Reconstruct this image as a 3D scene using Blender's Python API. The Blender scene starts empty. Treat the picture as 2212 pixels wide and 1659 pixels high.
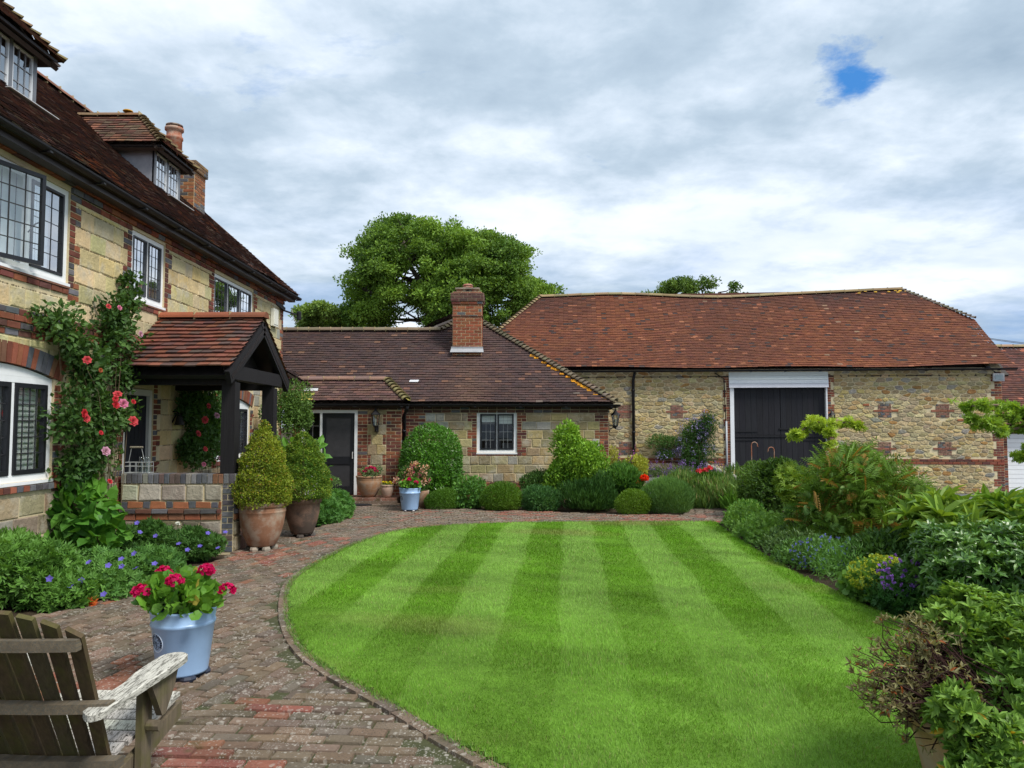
import bpy, math, random
import numpy as np
from mathutils import Vector
R=random.Random(7); NR=np.random.default_rng(7)
SC=bpy.context.scene
# ---------------------------------------------------------------- camera
H=1.75; PITCH=math.atan(90/1620.)
cam_d=bpy.data.cameras.new('camera'); cam=bpy.data.objects.new('camera',cam_d); SC.collection.objects.link(cam)
cam.location=(0,0,H); cam.rotation_euler=(math.pi/2+PITCH,0,0)
cam_d.sensor_width=36; cam_d.lens=36*1620/2212.; cam_d.clip_end=2000; cam_d.clip_start=.05
SC.camera=cam
SC.render.resolution_x=1024; SC.render.resolution_y=768
SC.view_settings.view_transform='Standard'; SC.view_settings.look='None'
SC.view_settings.exposure=0.88; SC.view_settings.gamma=1
SC.cycles.max_bounces=6; SC.cycles.diffuse_bounces=3; SC.cycles.glossy_bounces=3
SC.cycles.transmission_bounces=4; SC.cycles.transparent_max_bounces=8
try: SC.cycles.use_denoising=True
except Exception: pass
# ---------------------------------------------------------------- world
SUN_EL=math.radians(52); SUN_AZ=math.radians(128)   # azimuth from +Y clockwise
W=bpy.data.worlds.new('World'); SC.world=W; W.use_nodes=True
nt=W.node_tree; nt.nodes.clear()
class NT:
    def __init__(s,t): s.t=t
    def n(s,ty,**k):
        x=s.t.nodes.new(ty)
        for a,b in k.items():
            if a.startswith('i_'):
                key=a[2:]; key=int(key) if key.isdigit() else key.replace('__',' ')
                x.inputs[key].default_value=b
            else: setattr(x,a,b)
        return x
    def l(s,a,b): s.t.links.new(a,b)
    def math(s,op,a,b=None,c=None,clamp=False):
        x=s.t.nodes.new('ShaderNodeMath'); x.operation=op; x.use_clamp=clamp
        for i,v in enumerate((a,b,c)):
            if v is None: continue
            if isinstance(v,(int,float)): x.inputs[i].default_value=v
            else: s.l(v,x.inputs[i])
        return x.outputs[0]
    def mix(s,f,a,b,ty='MIX'):
        x=s.t.nodes.new('ShaderNodeMix'); x.data_type='RGBA'; x.blend_type=ty
        for i,v in ((0,f),(6,a),(7,b)):
            if isinstance(v,(int,float)): x.inputs[i].default_value=v
            elif isinstance(v,tuple): x.inputs[i].default_value=v if len(v)==4 else (*v,1)
            else: s.l(v,x.inputs[i])
        return x.outputs[2]
    def ramp(s,v,pts):
        x=s.t.nodes.new('ShaderNodeValToRGB'); e=x.color_ramp.elements
        while len(e)<len(pts): e.new(.5)
        for el,(p,c) in zip(e,pts):
            el.position=p; el.color=(c,c,c,1) if isinstance(c,(int,float)) else (*c,1)
        s.l(v,x.inputs[0]); return x.outputs[0]
    def noise(s,vec,scale,detail=4,rough=.55,dist=0):
        x=s.n('ShaderNodeTexNoise',i_Scale=scale,i_Detail=detail,i_Roughness=rough,i_Distortion=dist)
        if vec is not None: s.l(vec,x.inputs['Vector'])
        return x.outputs[0]
w=NT(nt)
sky=w.n('ShaderNodeTexSky',sky_type='NISHITA',sun_disc=False,sun_elevation=SUN_EL,sun_rotation=SUN_AZ)
tc=w.n('ShaderNodeTexCoord'); sep=w.n('ShaderNodeSeparateXYZ'); w.l(tc.outputs['Generated'],sep.inputs[0])
zz=w.math('MAXIMUM',w.math('ADD',sep.outputs[2],.16),.05)
cx=w.math('DIVIDE',sep.outputs[0],zz); cy=w.math('DIVIDE',sep.outputs[1],zz)
cmb=w.n('ShaderNodeCombineXYZ'); w.l(cx,cmb.inputs[0]); w.l(cy,cmb.inputs[1]); cmb.inputs[2].default_value=3.3
cv=cmb.outputs[0]
warp=w.n('ShaderNodeMapping'); w.l(cv,warp.inputs[0]); warp.inputs['Rotation'].default_value=(0,0,math.radians(-20)); warp.inputs['Scale'].default_value=(.8,1.25,1)
big=w.noise(warp.outputs[0],1.0,6,.52,.1)
med=w.noise(cv,3.4,9,.60,.12)
shade=w.math('ADD',w.math('MULTIPLY',big,.60),w.math('MULTIPLY',med,.40))
cloud=w.ramp(shade,[(.33,(.31,.405,.51)),(.44,(.43,.53,.635)),(.51,(.58,.67,.775)),(.575,(.75,.815,.90)),(.68,(.86,.90,.955))])
# thin blue gaps and one open blue hole
hole_dir=(0.384,0.834,0.396)
dv=w.n('ShaderNodeVectorMath',operation='DISTANCE'); w.l(tc.outputs['Generated'],dv.inputs[0]); dv.inputs[1].default_value=hole_dir
hn=w.noise(cv,9,7,.62,.1)
hole=w.math('ADD',dv.outputs['Value'],w.math('MULTIPLY',w.math('SUBTRACT',hn,.5),.085))
holem=w.ramp(hole,[(.018,1.0),(.039,0.0)])
gap=w.noise(warp.outputs[0],2.6,7,.62,.1)
gapm=w.math('MULTIPLY',w.ramp(gap,[(.28,1.0),(.36,0.0)]),.30)
lowm=w.math('MULTIPLY',w.ramp(sep.outputs[2],[(.10,.42),(.30,0.0)]),w.ramp(w.noise(warp.outputs[0],1.7,4,.5),[(.46,0.),(.62,1.)]))
mask=w.math('MAXIMUM',w.math('MAXIMUM',holem,gapm),lowm,clamp=True)
skb=w.mix(1.0,sky.outputs[0],(.062,.062,.062,1),'MULTIPLY')
blue=w.mix(.88,skb,(.055,.235,.61))
col=w.mix(mask,cloud,blue)
bg=w.n('ShaderNodeBackground'); w.l(col,bg.inputs[0]); bg.inputs[1].default_value=0.70
out=w.n('ShaderNodeOutputWorld'); w.l(bg.outputs[0],out.inputs[0])
sd=bpy.data.lights.new('sun','SUN'); sd.energy=2.15; sd.angle=math.radians(16); sd.color=(1,.95,.87)
so=bpy.data.objects.new('sun',sd); SC.collection.objects.link(so)
so.rotation_euler=(math.pi/2-SUN_EL,0,-SUN_AZ+math.pi)
# ---------------------------------------------------------------- view geometry helpers (metres)
def ray(x,y):
    a=(x-1106)/1620.; b=(829.5-y)/1620.
    return a, math.cos(PITCH)-b*math.sin(PITCH), math.sin(PITCH)+b*math.cos(PITCH)
def gp(x,y,z=0):
    r=ray(x,y); t=(z-H)/r[2]; return np.array((r[0]*t,r[1]*t,z))
def aY(x,y,Y):
    r=ray(x,y); t=Y/r[1]; return np.array((r[0]*t,Y,H+r[2]*t))
def aX(x,y,X):
    r=ray(x,y); t=X/r[0]; return np.array((X,r[1]*t,H+r[2]*t))
def nz(v): v=np.asarray(v,float); return v/np.linalg.norm(v)
def terrain(x,y):
    t=np.clip((y-18.2)/2.4,0,1); t=t*t*(3-2*t); return -.035-.40*t
# ---------------------------------------------------------------- mesh builder
def jit(c,a=.12,h=.04):
    k=1+R.uniform(-a,a); return tuple(max(0,v*k*(1+R.uniform(-h,h))) for v in c)
class MB:
    def __init__(s): s.V=[];s.F=[];s.T=[];s.C=[];s.M=[];s.n=0
    def add(s,V,F,col=(1,1,1),mi=0):
        V=np.asarray(V,float).reshape(-1,3); s.V.append(V)
        if isinstance(F,np.ndarray):
            s.F.append((F+s.n).ravel()); s.T.append(np.full(len(F),F.shape[1])); nf=len(F)
        else:
            s.F.append(np.array([i+s.n for f in F for i in f])); s.T.append(np.array([len(f) for f in F])); nf=len(F)
        c=np.asarray(col,float); c=np.tile(c,(nf,1)) if c.ndim==1 else c
        s.C.append(c); s.M.append(np.full(nf,mi)); s.n+=len(V)
    BF=[(0,1,3,2),(4,6,7,5),(0,4,5,1),(2,3,7,6),(0,2,6,4),(1,5,7,3)]
    def hexa(s,V,col,mi=0): s.add(V,MB.BF,col,mi)
    def box(s,a,b,col=(1,1,1),mi=0):
        s.hexa([(x,y,z) for x in (a[0],b[0]) for y in (a[1],b[1]) for z in (a[2],b[2])],col,mi)
    def beam(s,p,q,wd,ht,col=(1,1,1),mi=0,up=(0,0,1)):
        p=np.asarray(p,float);q=np.asarray(q,float); d=nz(q-p); u=np.asarray(up,float)
        if abs(d@nz(u))>.98: u=np.array((0,1.,0))
        sx=nz(np.cross(d,u))*wd/2; sy=nz(np.cross(sx,d))*ht/2
        s.hexa([c+i*sx+j*sy for c in (p,q) for i in (-1,1) for j in (-1,1)],col,mi)
    def tube(s,P,r,n=8,col=(1,1,1),mi=0,cap=True):
        P=[np.asarray(p,float) for p in P]; m=len(P)
        r=[r]*m if isinstance(r,(int,float)) else r
        V=[];ref=np.array((0.3,0.2,1.))
        for i,p in enumerate(P):
            d=nz(P[min(i+1,m-1)]-P[max(i-1,0)])
            a=np.cross(d,ref)
            if np.linalg.norm(a)<.1: a=np.cross(d,(1,0,0))
            a=nz(a); b=np.cross(d,a)
            V+= [p+r[i]*(math.cos(2*math.pi*k/n)*a+math.sin(2*math.pi*k/n)*b) for k in range(n)]
        F=[(i*n+k,i*n+(k+1)%n,(i+1)*n+(k+1)%n,(i+1)*n+k) for i in range(m-1) for k in range(n)]
        if cap: F+= [tuple(range(n))[::-1],tuple((m-1)*n+k for k in range(n))]
        s.add(V,F,col,mi)
    def lathe(s,prof,c,n=32,col=(1,1,1),mi=0,wob=0):
        V=[];m=len(prof)
        for r,z in prof:
            for k in range(n):
                a=2*math.pi*k/n; rr=r*(1+wob*math.sin(3*a+z*9))
                V.append((c[0]+rr*math.cos(a),c[1]+rr*math.sin(a),c[2]+z))
        F=[(i*n+k,i*n+(k+1)%n,(i+1)*n+(k+1)%n,(i+1)*n+k) for i in range(m-1) for k in range(n)]
        F+=[tuple(range(n))[::-1],tuple((m-1)*n+k for k in range(n))]
        s.add(V,F,col,mi)
    def prism(s,poly,ext,col=(1,1,1),mi=0):
        A=np.asarray(poly,float); n=len(A); V=np.vstack([A,A+np.asarray(ext,float)])
        F=[tuple(range(n))[::-1],tuple(range(n,2*n))]+[(i,(i+1)%n,n+(i+1)%n,n+i) for i in range(n)]
        s.add(V,F,col,mi)
    def inst(s,T,P,M,C,mi=0):
        tv,tf=T; tv=np.asarray(tv,float); tf=np.asarray(tf); N=len(P)
        V=np.einsum('nij,kj->nki',M,tv)+np.asarray(P)[:,None,:]
        F=(tf[None]+(np.arange(N)*len(tv))[:,None,None]).reshape(-1,tf.shape[1])
        s.add(V.reshape(-1,3),F,np.repeat(C,len(tf),axis=0),mi)
    def build(s,name,mats,parent=None,loc=None,smooth=False,**tags):
        V=np.vstack(s.V)
        if parent is not None: off=np.array(parent['_w'])
        elif loc is not None: off=np.array(loc,float)
        else: off=np.array((V[:,0].mean(),V[:,1].mean(),V[:,2].min()))
        F=np.concatenate(s.F).astype(np.int32);T=np.concatenate(s.T).astype(np.int32)
        me=bpy.data.meshes.new(name); me.vertices.add(len(V)); me.loops.add(len(F)); me.polygons.add(len(T))
        me.vertices.foreach_set('co',(V-off).astype(np.float32).ravel()); me.loops.foreach_set('vertex_index',F)
        st=np.zeros(len(T),np.int32); st[1:]=np.cumsum(T)[:-1]
        me.polygons.foreach_set('loop_start',st); me.polygons.foreach_set('loop_total',T)
        me.polygons.foreach_set('material_index',np.concatenate(s.M).astype(np.int32))
        mats=mats if isinstance(mats,(list,tuple)) else [mats]
        for m in mats: me.materials.append(m)
        me.update(calc_edges=True); me.validate()
        me.polygons.foreach_set('use_smooth',np.full(len(me.polygons),bool(smooth)))
        a=me.attributes.new('Col','FLOAT_COLOR','FACE'); C=np.vstack(s.C)
        if len(me.polygons)==len(C):
            a.data.foreach_set('color',np.hstack([C,np.ones((len(C),1))]).astype(np.float32).ravel())
        o=bpy.data.objects.new(name,me); SC.collection.objects.link(o)
        if parent is None: o.location=off; o['_w']=[float(v) for v in off]
        else:
            o.parent=parent; o['_w']=list(parent['_w'])
        return tag(o,**tags)
def tag(o,label=None,cat=None,group=None,kind=None):
    if label: o['label']=label
    if cat: o['category']=cat
    if group: o['group']=group
    if kind: o['kind']=kind
    return o
def thing(name,label,cat,loc,group=None):
    o=bpy.data.objects.new(name,None); SC.collection.objects.link(o); o.location=tuple(float(v) for v in loc)
    o.empty_display_size=.2; o['_w']=[float(v) for v in loc]
    return tag(o,label,cat,group)
def copy_tree(src,loc,label=None,rz=0):
    def cp(o,par):
        c=o.copy(); SC.collection.objects.link(c)
        if par is not None: c.parent=par
        for ch in [x for x in SC.collection.objects if x.parent==o]: cp(ch,c)
        return c
    c=cp(src,None); c.location=tuple(float(v) for v in loc); c.rotation_euler=(0,0,rz); c['_w']=[float(v) for v in loc]
    if label: c['label']=label
    return c
class Fr:
    """wall frame: u along the wall, v up, n outwards"""
    def __init__(s,O,U,N): s.O=np.array(O,float); s.U=nz(U); s.N=nz(N)
    def P(s,u,v,n=0): return s.O+s.U*u+s.N*n+np.array((0,0,v))
    def box(s,mb,u0,u1,v0,v1,n0,n1,col=(1,1,1),mi=0):
        mb.hexa([s.P(u,v,n) for u in (u0,u1) for n in (n0,n1) for v in (v0,v1)],col,mi)
    def stone(s,mb,u0,u1,v0,v1,n0,n1,col,mi=0,b=.012,j=.008):
        """block with a chamfered face"""
        q=[(u0,v0),(u1,v0),(u1,v1),(u0,v1)]; q=[(a+R.uniform(-j,j),c+R.uniform(-j,j)) for a,c in q]
        cu=(u0+u1)/2;cv=(v0+v1)/2
        i=[(a+(b if a<cu else -b),c+(b if c<cv else -b)) for a,c in q]
        V=[s.P(a,c,n0) for a,c in q]+[s.P(a,c,n1-b*.6) for a,c in q]+[s.P(a,c,n1+R.uniform(-.003,.004)) for a,c in i]
        F=[(8,9,10,11)]
        for k in range(4):
            l=(k+1)%4; F+=[(k,l,4+l,4+k),(4+k,4+l,8+l,8+k)]
        mb.add(V,F,col,mi)
    def px(s,x,y):
        r=np.array(ray(x,y)); C=np.array((0,0,H)); t=((s.O-C)@s.N)/(r@s.N); p=C+r*t-s.O
        return float(p@s.U), float(p[2])
# ---------------------------------------------------------------- materials
def newmat(name):
    m=bpy.data.materials.new(name); m.use_nodes=True; t=m.node_tree; t.nodes.clear()
    return m,NT(t)
def fin(k,b,surf=None):
    o=k.n('ShaderNodeOutputMaterial'); k.l(surf or b.outputs[0],o.inputs[0])
def attr_mat(name,rough=.85,var=.35,scale=6,bump=.4,bscale=40,dist=.01,spec=.3,spots=None,stain=None,fine=60):
    """surface whose own colour comes per piece (Col), broken up by grain, stains and lichen"""
    m,k=newmat(name)
    a=k.n('ShaderNodeAttribute',attribute_name='Col'); g=k.n('ShaderNodeNewGeometry')
    n1=k.noise(g.outputs['Position'],scale,5,.6); n2=k.noise(g.outputs['Position'],fine,3,.6)
    f=k.math('ADD',k.math('MULTIPLY',k.math('SUBTRACT',n1,.5),var*2.2),k.math('MULTIPLY',k.math('SUBTRACT',n2,.5),var*1.6))
    f=k.math('ADD',f,1.0)
    cm=k.n('ShaderNodeCombineXYZ'); [k.l(f,cm.inputs[i]) for i in range(3)]
    c=k.mix(1.0,a.outputs['Color'],cm.outputs[0],'MULTIPLY')
    if stain:
        sc,lo,hi,colr,amt=stain
        c=k.mix(k.math('MULTIPLY',k.ramp(k.noise(g.outputs['Position'],sc,6,.62),[(lo,0.),(hi,1.)]),amt),c,colr)
    for sp in (spots or []):
        sc,th,colr,amt,gate=sp
        v=k.n('ShaderNodeTexVoronoi',i_Scale=sc,i_Randomness=1.0)
        nn=k.n('ShaderNodeTexNoise',i_Scale=sc*1.3,i_Detail=2); k.l(g.outputs['Position'],nn.inputs['Vector'])
        vm=k.n('ShaderNodeVectorMath',operation='MULTIPLY_ADD'); k.l(nn.outputs['Color'],vm.inputs[0]); vm.inputs[1].default_value=(.8/sc,)*3; k.l(g.outputs['Position'],vm.inputs[2])
        k.l(vm.outputs[0],v.inputs['Vector'])
        msk=k.ramp(v.outputs['Distance'],[(th,1.),(th+.07,0.)])
        sel=k.ramp(k.noise(g.outputs['Position'],gate[0],4,.6),[(gate[1],0.),(gate[1]+.08,1.)])
        sx=k.n('ShaderNodeSeparateColor'); k.l(v.outputs['Color'],sx.inputs[0])
        pick=k.ramp(sx.outputs[0],[(.45,0.),(.55,1.)])
        c=k.mix(k.math('MULTIPLY',k.math('MULTIPLY',msk,k.math('MULTIPLY',sel,pick)),amt),c,colr)
    b=k.n('ShaderNodeBsdfPrincipled',i_Roughness=rough); b.inputs['Specular IOR Level'].default_value=spec
    k.l(c,b.inputs['Base Color'])
    if bump:
        bn=k.n('ShaderNodeBump',i_Strength=bump,i_Distance=dist)
        k.l(k.math('ADD',k.noise(g.outputs['Position'],bscale,5,.65),k.math('MULTIPLY',n1,.8)),bn.inputs['Height']); k.l(bn.outputs[0],b.inputs['Normal'])
    fin(k,b); return m
def leaf_mat(name,rough=.5,spec=.25,trans=.28):
    m,k=newmat(name)
    a=k.n('ShaderNodeAttribute',attribute_name='Col')
    b=k.n('ShaderNodeBsdfPrincipled',i_Roughness=rough); b.inputs['Specular IOR Level'].default_value=spec
    k.l(a.outputs['Color'],b.inputs['Base Color'])
    t=k.n('ShaderNodeBsdfTranslucent'); k.l(k.mix(1.0,a.outputs['Color'],(1.5,1.35,.6,1),'MULTIPLY'),t.inputs[0])
    x=k.n('ShaderNodeMixShader'); x.inputs[0].default_value=trans; k.l(b.outputs[0],x.inputs[1]); k.l(t.outputs[0],x.inputs[2])
    fin(k,b,x.outputs[0]); return m
def plain(name,rough=.5,spec=.5,metal=0,var=.08,bump=.1,bscale=30):
    m,k=newmat(name); a=k.n('ShaderNodeAttribute',attribute_name='Col'); g=k.n('ShaderNodeNewGeometry')
    n1=k.noise(g.outputs['Position'],9,5,.65)
    f=k.math('ADD',k.math('MULTIPLY',k.math('SUBTRACT',n1,.5),var*4),1.0); cm=k.n('ShaderNodeCombineXYZ'); [k.l(f,cm.inputs[i]) for i in range(3)]
    b=k.n('ShaderNodeBsdfPrincipled',i_Roughness=rough,i_Metallic=metal); b.inputs['Specular IOR Level'].default_value=spec
    k.l(k.mix(1.0,a.outputs['Color'],cm.outputs[0],'MULTIPLY'),b.inputs['Base Color'])
    if bump:
        bn=k.n('ShaderNodeBump',i_Strength=bump,i_Distance=.004); k.l(k.noise(g.outputs['Position'],bscale,4,.6),bn.inputs['Height']); k.l(bn.outputs[0],b.inputs['Normal'])
    fin(k,b); return m
def glass_mat():
    m,k=newmat('window_glass')
    g=k.n('ShaderNodeNewGeometry')
    bn=k.n('ShaderNodeBump',i_Strength=.06,i_Distance=.01); k.l(k.noise(g.outputs['Position'],3.5,2,.5),bn.inputs['Height'])
    t=k.n('ShaderNodeBsdfTransparent'); t.inputs[0].default_value=(.90,.94,.93,1)
    gl=k.n('ShaderNodeBsdfGlossy',i_Roughness=.015); gl.inputs[0].default_value=(.95,.97,1,1); k.l(bn.outputs[0],gl.inputs['Normal'])
    lw_=k.n('ShaderNodeLayerWeight',i_Blend=.5); x=k.n('ShaderNodeMixShader'); k.l(k.math('ADD',k.math('MULTIPLY',k.math('POWER',lw_.outputs['Facing'],2.0),1.9),.04,clamp=True),x.inputs[0]); k.l(t.outputs[0],x.inputs[1]); k.l(gl.outputs[0],x.inputs[2])
    fin(k,None,x.outputs[0]); return m
def wood_mat(name,lichen=None,moss=None,rough=.8,stretch=(14,1.2,14)):
    m,k=newmat(name); a=k.n('ShaderNodeAttribute',attribute_name='Col'); g=k.n('ShaderNodeTexCoord')
    mp=k.n('ShaderNodeMapping'); k.l(g.outputs['Object'],mp.inputs[0]); mp.inputs['Scale'].default_value=stretch
    gr=k.noise(mp.outputs[0],3.0,6,.65,.4)
    f=k.math('ADD',k.math('MULTIPLY',k.math('SUBTRACT',gr,.5),1.5),1.0); cm=k.n('ShaderNodeCombineXYZ'); [k.l(f,cm.inputs[i]) for i in range(3)]
    c=k.mix(1.0,a.outputs['Color'],cm.outputs[0],'MULTIPLY')
    if moss: c=k.mix(k.math('MULTIPLY',k.ramp(k.noise(g.outputs['Object'],6,5,.65),[(.46,0.),(.62,1.)]),moss[1]),c,moss[0])
    if lichen: c=k.mix(k.math('MULTIPLY',k.ramp(k.noise(mp.outputs[0],9,6,.7),[(.5,0.),(.56,1.)]),lichen[1]),c,lichen[0])
    b=k.n('ShaderNodeBsdfPrincipled',i_Roughness=rough); b.inputs['Specular IOR Level'].default_value=.25
    k.l(c,b.inputs['Base Color']); bn=k.n('ShaderNodeBump',i_Strength=.5,i_Distance=.004); k.l(gr,bn.inputs['Height']); k.l(bn.outputs[0],b.inputs['Normal'])
    fin(k,b); return m
M_STONE=attr_mat('sandstone',.9,.32,5,.6,22,.025,.2,stain=(3.2,.50,.64,(.47,.44,.36),.55),fine=32)
M_RUB=attr_mat('rubble_stone',.9,.42,7,.8,18,.04,.2,fine=26)
M_BRICK=attr_mat('old_brick',.9,.35,9,.5,45,.01,.2,fine=90)
M_MORT=attr_mat('mortar',.95,.25,6,.5,50,.008,.15)
M_TILE=attr_mat('clay_tile',.85,.30,2.2,.35,45,.008,.25,spots=[(26,.16,(.28,.24,.19),.22,(1.6,.62))],fine=50)
M_PAVE=attr_mat('paving_brick',.88,.40,4,.7,55,.012,.25,
   spots=[(19,.30,(.40,.37,.32),.55,(1.1,.42)),(42,.27,(.42,.39,.34),.62,(2.4,.45)),(80,.30,(.40,.38,.34),.55,(3,.48)),(70,.30,(.05,.045,.04),.6,(2.2,.5))],
   stain=(5,.56,.66,(.075,.07,.03),.6),fine=80)
M_SOIL=attr_mat('soil',.95,.5,6,.8,30,.03,.1)
M_ASPH=attr_mat('asphalt',.9,.3,3,.5,120,.006,.2,fine=160)
M_WHITE=plain('white_paint',.45,.4,0,.05,.15,14)
M_BLACK=plain('black_paint',.42,.4,0,.15,.2,22)
M_IRON=plain('black_iron',.5,.3,0,.1,.15,40)
M_LEAD=plain('lead_sheet',.55,.4,.3,.15,.1,8)
M_POT=attr_mat('terracotta',.8,.28,4,.3,50,.006,.25,stain=(5,.44,.62,(.40,.33,.26),.75),fine=60)
M_OLDPOT=attr_mat('weathered_pot',.85,.45,6,.4,40,.008,.2,stain=(4.5,.47,.60,(.075,.06,.05),.85),fine=60)
M_BLUE=plain('glazed_blue',.3,.5,0,.07,.05,20)
M_GLASS=glass_mat()
M_LEAF=leaf_mat('leaf'); M_GLOSS=leaf_mat('glossy_leaf',.33,.5,.18); M_PETAL=leaf_mat('petal',.6,.15,.3); M_GRASS=leaf_mat('grass_blade',.55,.2,.22)
M_STEM=attr_mat('stem_bark',.9,.4,8,.5,40,.01,.2)
M_CLOTH=plain('cloth',.9,.1,0,.06,.1,20)
M_CHAIR=wood_mat('weathered_slats',moss=((.085,.088,.014),.5),stretch=(16,16,1.5))
M_ARM=wood_mat('lichened_wood',lichen=((.09,.085,.07),.85),stretch=(16,1.6,16))
M_BARNDOOR=wood_mat('tarred_boards',stretch=(16,16,.8),rough=.6)
WHITE=(.78,.80,.82); BLACK=(.012,.013,.017); IRON=(.012,.012,.014); CREAM=(.56,.47,.30)
# ================================================================= masonry, tiles, windows
def cut(u0,u1,ex):
    seg=[(u0,u1)]
    for a,b in ex:
        n=[]
        for s,e in seg:
            if b<=s or a>=e: n.append((s,e)); continue
            if a>s: n.append((s,a))
            if b<e: n.append((b,e))
        seg=n
    return [(s,e) for s,e in seg if e-s>.03]
def backing(mb,fr,u0,u1,v0,v1,holes,th=.3,col=CREAM,mi=0,n1=0.):
    """wall core with rectangular openings, butted boxes"""
    vs=sorted({v0,v1,*[h[2] for h in holes if v0<h[2]<v1],*[h[3] for h in holes if v0<h[3]<v1]})
    for a,b in zip(vs,vs[1:]):
        for s,e in cut(u0,u1,[(h[0],h[1]) for h in holes if h[2]<b-1e-4 and h[3]>a+1e-4]):
            fr.box(mb,s,e,a,b,-th,n1,col,mi)
WIDE={2.36,0.0}
def quoin_ex(quoins,v,ch,base):
    ex=[]
    i=int(round((v-base)/ch))
    for (u,d,q0,q1) in quoins:
        if q0-.01<=v<q1-.02:
            L=(.235 if i%2 else .12)+(.10 if round(u,2) in WIDE else 0)
            ex.append((u,u+L) if d>0 else (u-L,u))
    return ex
STC=[(.54,.44,.24),(.50,.42,.235),(.56,.465,.26),(.48,.41,.25),(.53,.42,.20)]
BRC=[(.23,.075,.045),(.19,.062,.04),(.26,.095,.05),(.15,.052,.04),(.11,.05,.042)]
BLUE=[(.10,.105,.12),(.13,.13,.14),(.085,.08,.085)]
def ashlar(mb,fr,u0,u1,v0,v1,holes,quoins=(),ch=.24,wr=(.26,.52),pal=STC,mi=1,n1=.008,grey=0.0,gap=.012,proud=.0):
    v=v0
    while v<v1-.02:
        e=min(v+ch,v1)
        ex=[(h[0],h[1]) for h in holes if h[2]<e-.01 and h[3]>v+.01]+quoin_ex(quoins,v,ch,v0)
        for s,t in cut(u0,u1,ex):
            u=s
            while u<t-.01:
                w_=R.uniform(*wr); n=min(t,u+w_)
                if t-n<.14: n=t
                c=jit(R.choice(pal),.14,.07)
                if R.random()<grey: c=jit(R.choice([(.33,.32,.27),(.27,.255,.21),(.36,.35,.31)]),.15)
                fr.stone(mb,u+gap/2,n-gap/2,v+gap/2,e-gap/2,-.02,n1+R.uniform(-.003,.004)+proud,c,mi)
                u=n
        v=e
def bricks(mb,fr,u0,u1,v0,v1,holes=(),bl=.225,bh=.08,mi=2,n1=.008,pal=BRC,blue=.12,phase=0,header=False,gap=.014):
    v=v0;i=phase
    while v<v1-.02:
        e=min(v+bh,v1)
        for s,t in cut(u0,u1,[(h[0],h[1]) for h in holes if h[2]<e-.01 and h[3]>v+.01]):
            L=bl/2 if header else bl
            u=s; first=True
            while u<t-.01:
                n=min(t,u+(L*.5 if first and i%2 else L)); first=False
                if t-n<.05: n=t
                c=jit(R.choice(BLUE),.15) if R.random()<blue else jit(R.choice(pal),.16,.08)
                fr.stone(mb,u+gap/2,n-gap/2,v+gap/2,e-gap/2,-.02,n1,c,mi,b=.004,j=.002)
                u=n
        v=e;i+=1
def quoin_bricks(mb,fr,quoins,base,ch=.24,holes=(),blue=.18,n1=.009,mi=2):
    for (u,d,q0,q1) in quoins:
        v=q0
        while v<q1-.03:
            i=int(round((v-base)/ch)); L=(.235 if i%2 else .12)+(.10 if round(u,2) in WIDE else 0)
            a,b=(u,u+L) if d>0 else (u-L,u)
            e=min(v+ch,q1)
            bricks(mb,fr,a,b,v,e,holes,blue=blue,n1=n1,mi=mi,phase=i)
            v=e
def tiles(mb,O,U,S,poly,gauge=.1,wid=.165,colf=None,th=.014,sag=None,mi=0,base=True,bdrop=.12,bcol=(.04,.03,.025),bmi=1):
    """plain tiles laid course by course inside poly (metres along eave, metres up the slope)"""
    O=np.asarray(O,float);U=nz(U);S=nz(S);N=nz(np.cross(U,S))
    if N[2]<0: N=-N
    P=np.asarray(poly,float); tmax=P[:,1].max(); t=P[:,1].min(); row=0
    def at(u,t,n=0):
        p=O+U*u+S*t+N*n
        if sag is not None: p=p+np.array((0,0,sag(u,t)))
        return p
    V=[];F=[];C=[]
    while t<tmax-.01:
        y=min(t+gauge*.5,tmax-.005); xs=[]
        for i in range(len(P)):
            a,b=P[i],P[(i+1)%len(P)]
            if (a[1]<=y)!=(b[1]<=y): xs.append(a[0]+(y-a[1])/(b[1]-a[1])*(b[0]-a[0]))
        xs.sort()
        drow=R.uniform(-.004,.004)
        for a,b in zip(xs[::2],xs[1::2]):
            u=a-(wid/2 if row%2 else 0)
            while u<b:
                s,e=max(u,a)+.002,min(u+wid,b)-.002
                if e-s>.02:
                    d0=R.uniform(-.006,.006)+drow; li=th*1.9+R.uniform(-.002,.007); tw=R.uniform(-.005,.005)
                    k=len(V)
                    V+=[at(s,t+d0,li-th),at(e,t+d0,li-th+tw),at(s,t+d0,li),at(e,t+d0,li+tw),at(s,t+gauge*1.35,.003),at(e,t+gauge*1.35,.003)]
                    F+=[(k,k+1,k+3,k+2),(k+2,k+3,k+5,k+4),(k,k+2,k+4,k+4),(k+1,k+5,k+3,k+3)][:2]
                    c=colf(u,t); C+=[c,c]
                u+=wid
        t+=gauge; row+=1
    mb.add(V,F,np.array(C),mi)
    if base: mb.prism([O+U*a+S*b-N*bdrop for a,b in poly],-N*.06,bcol,bmi)
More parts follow.
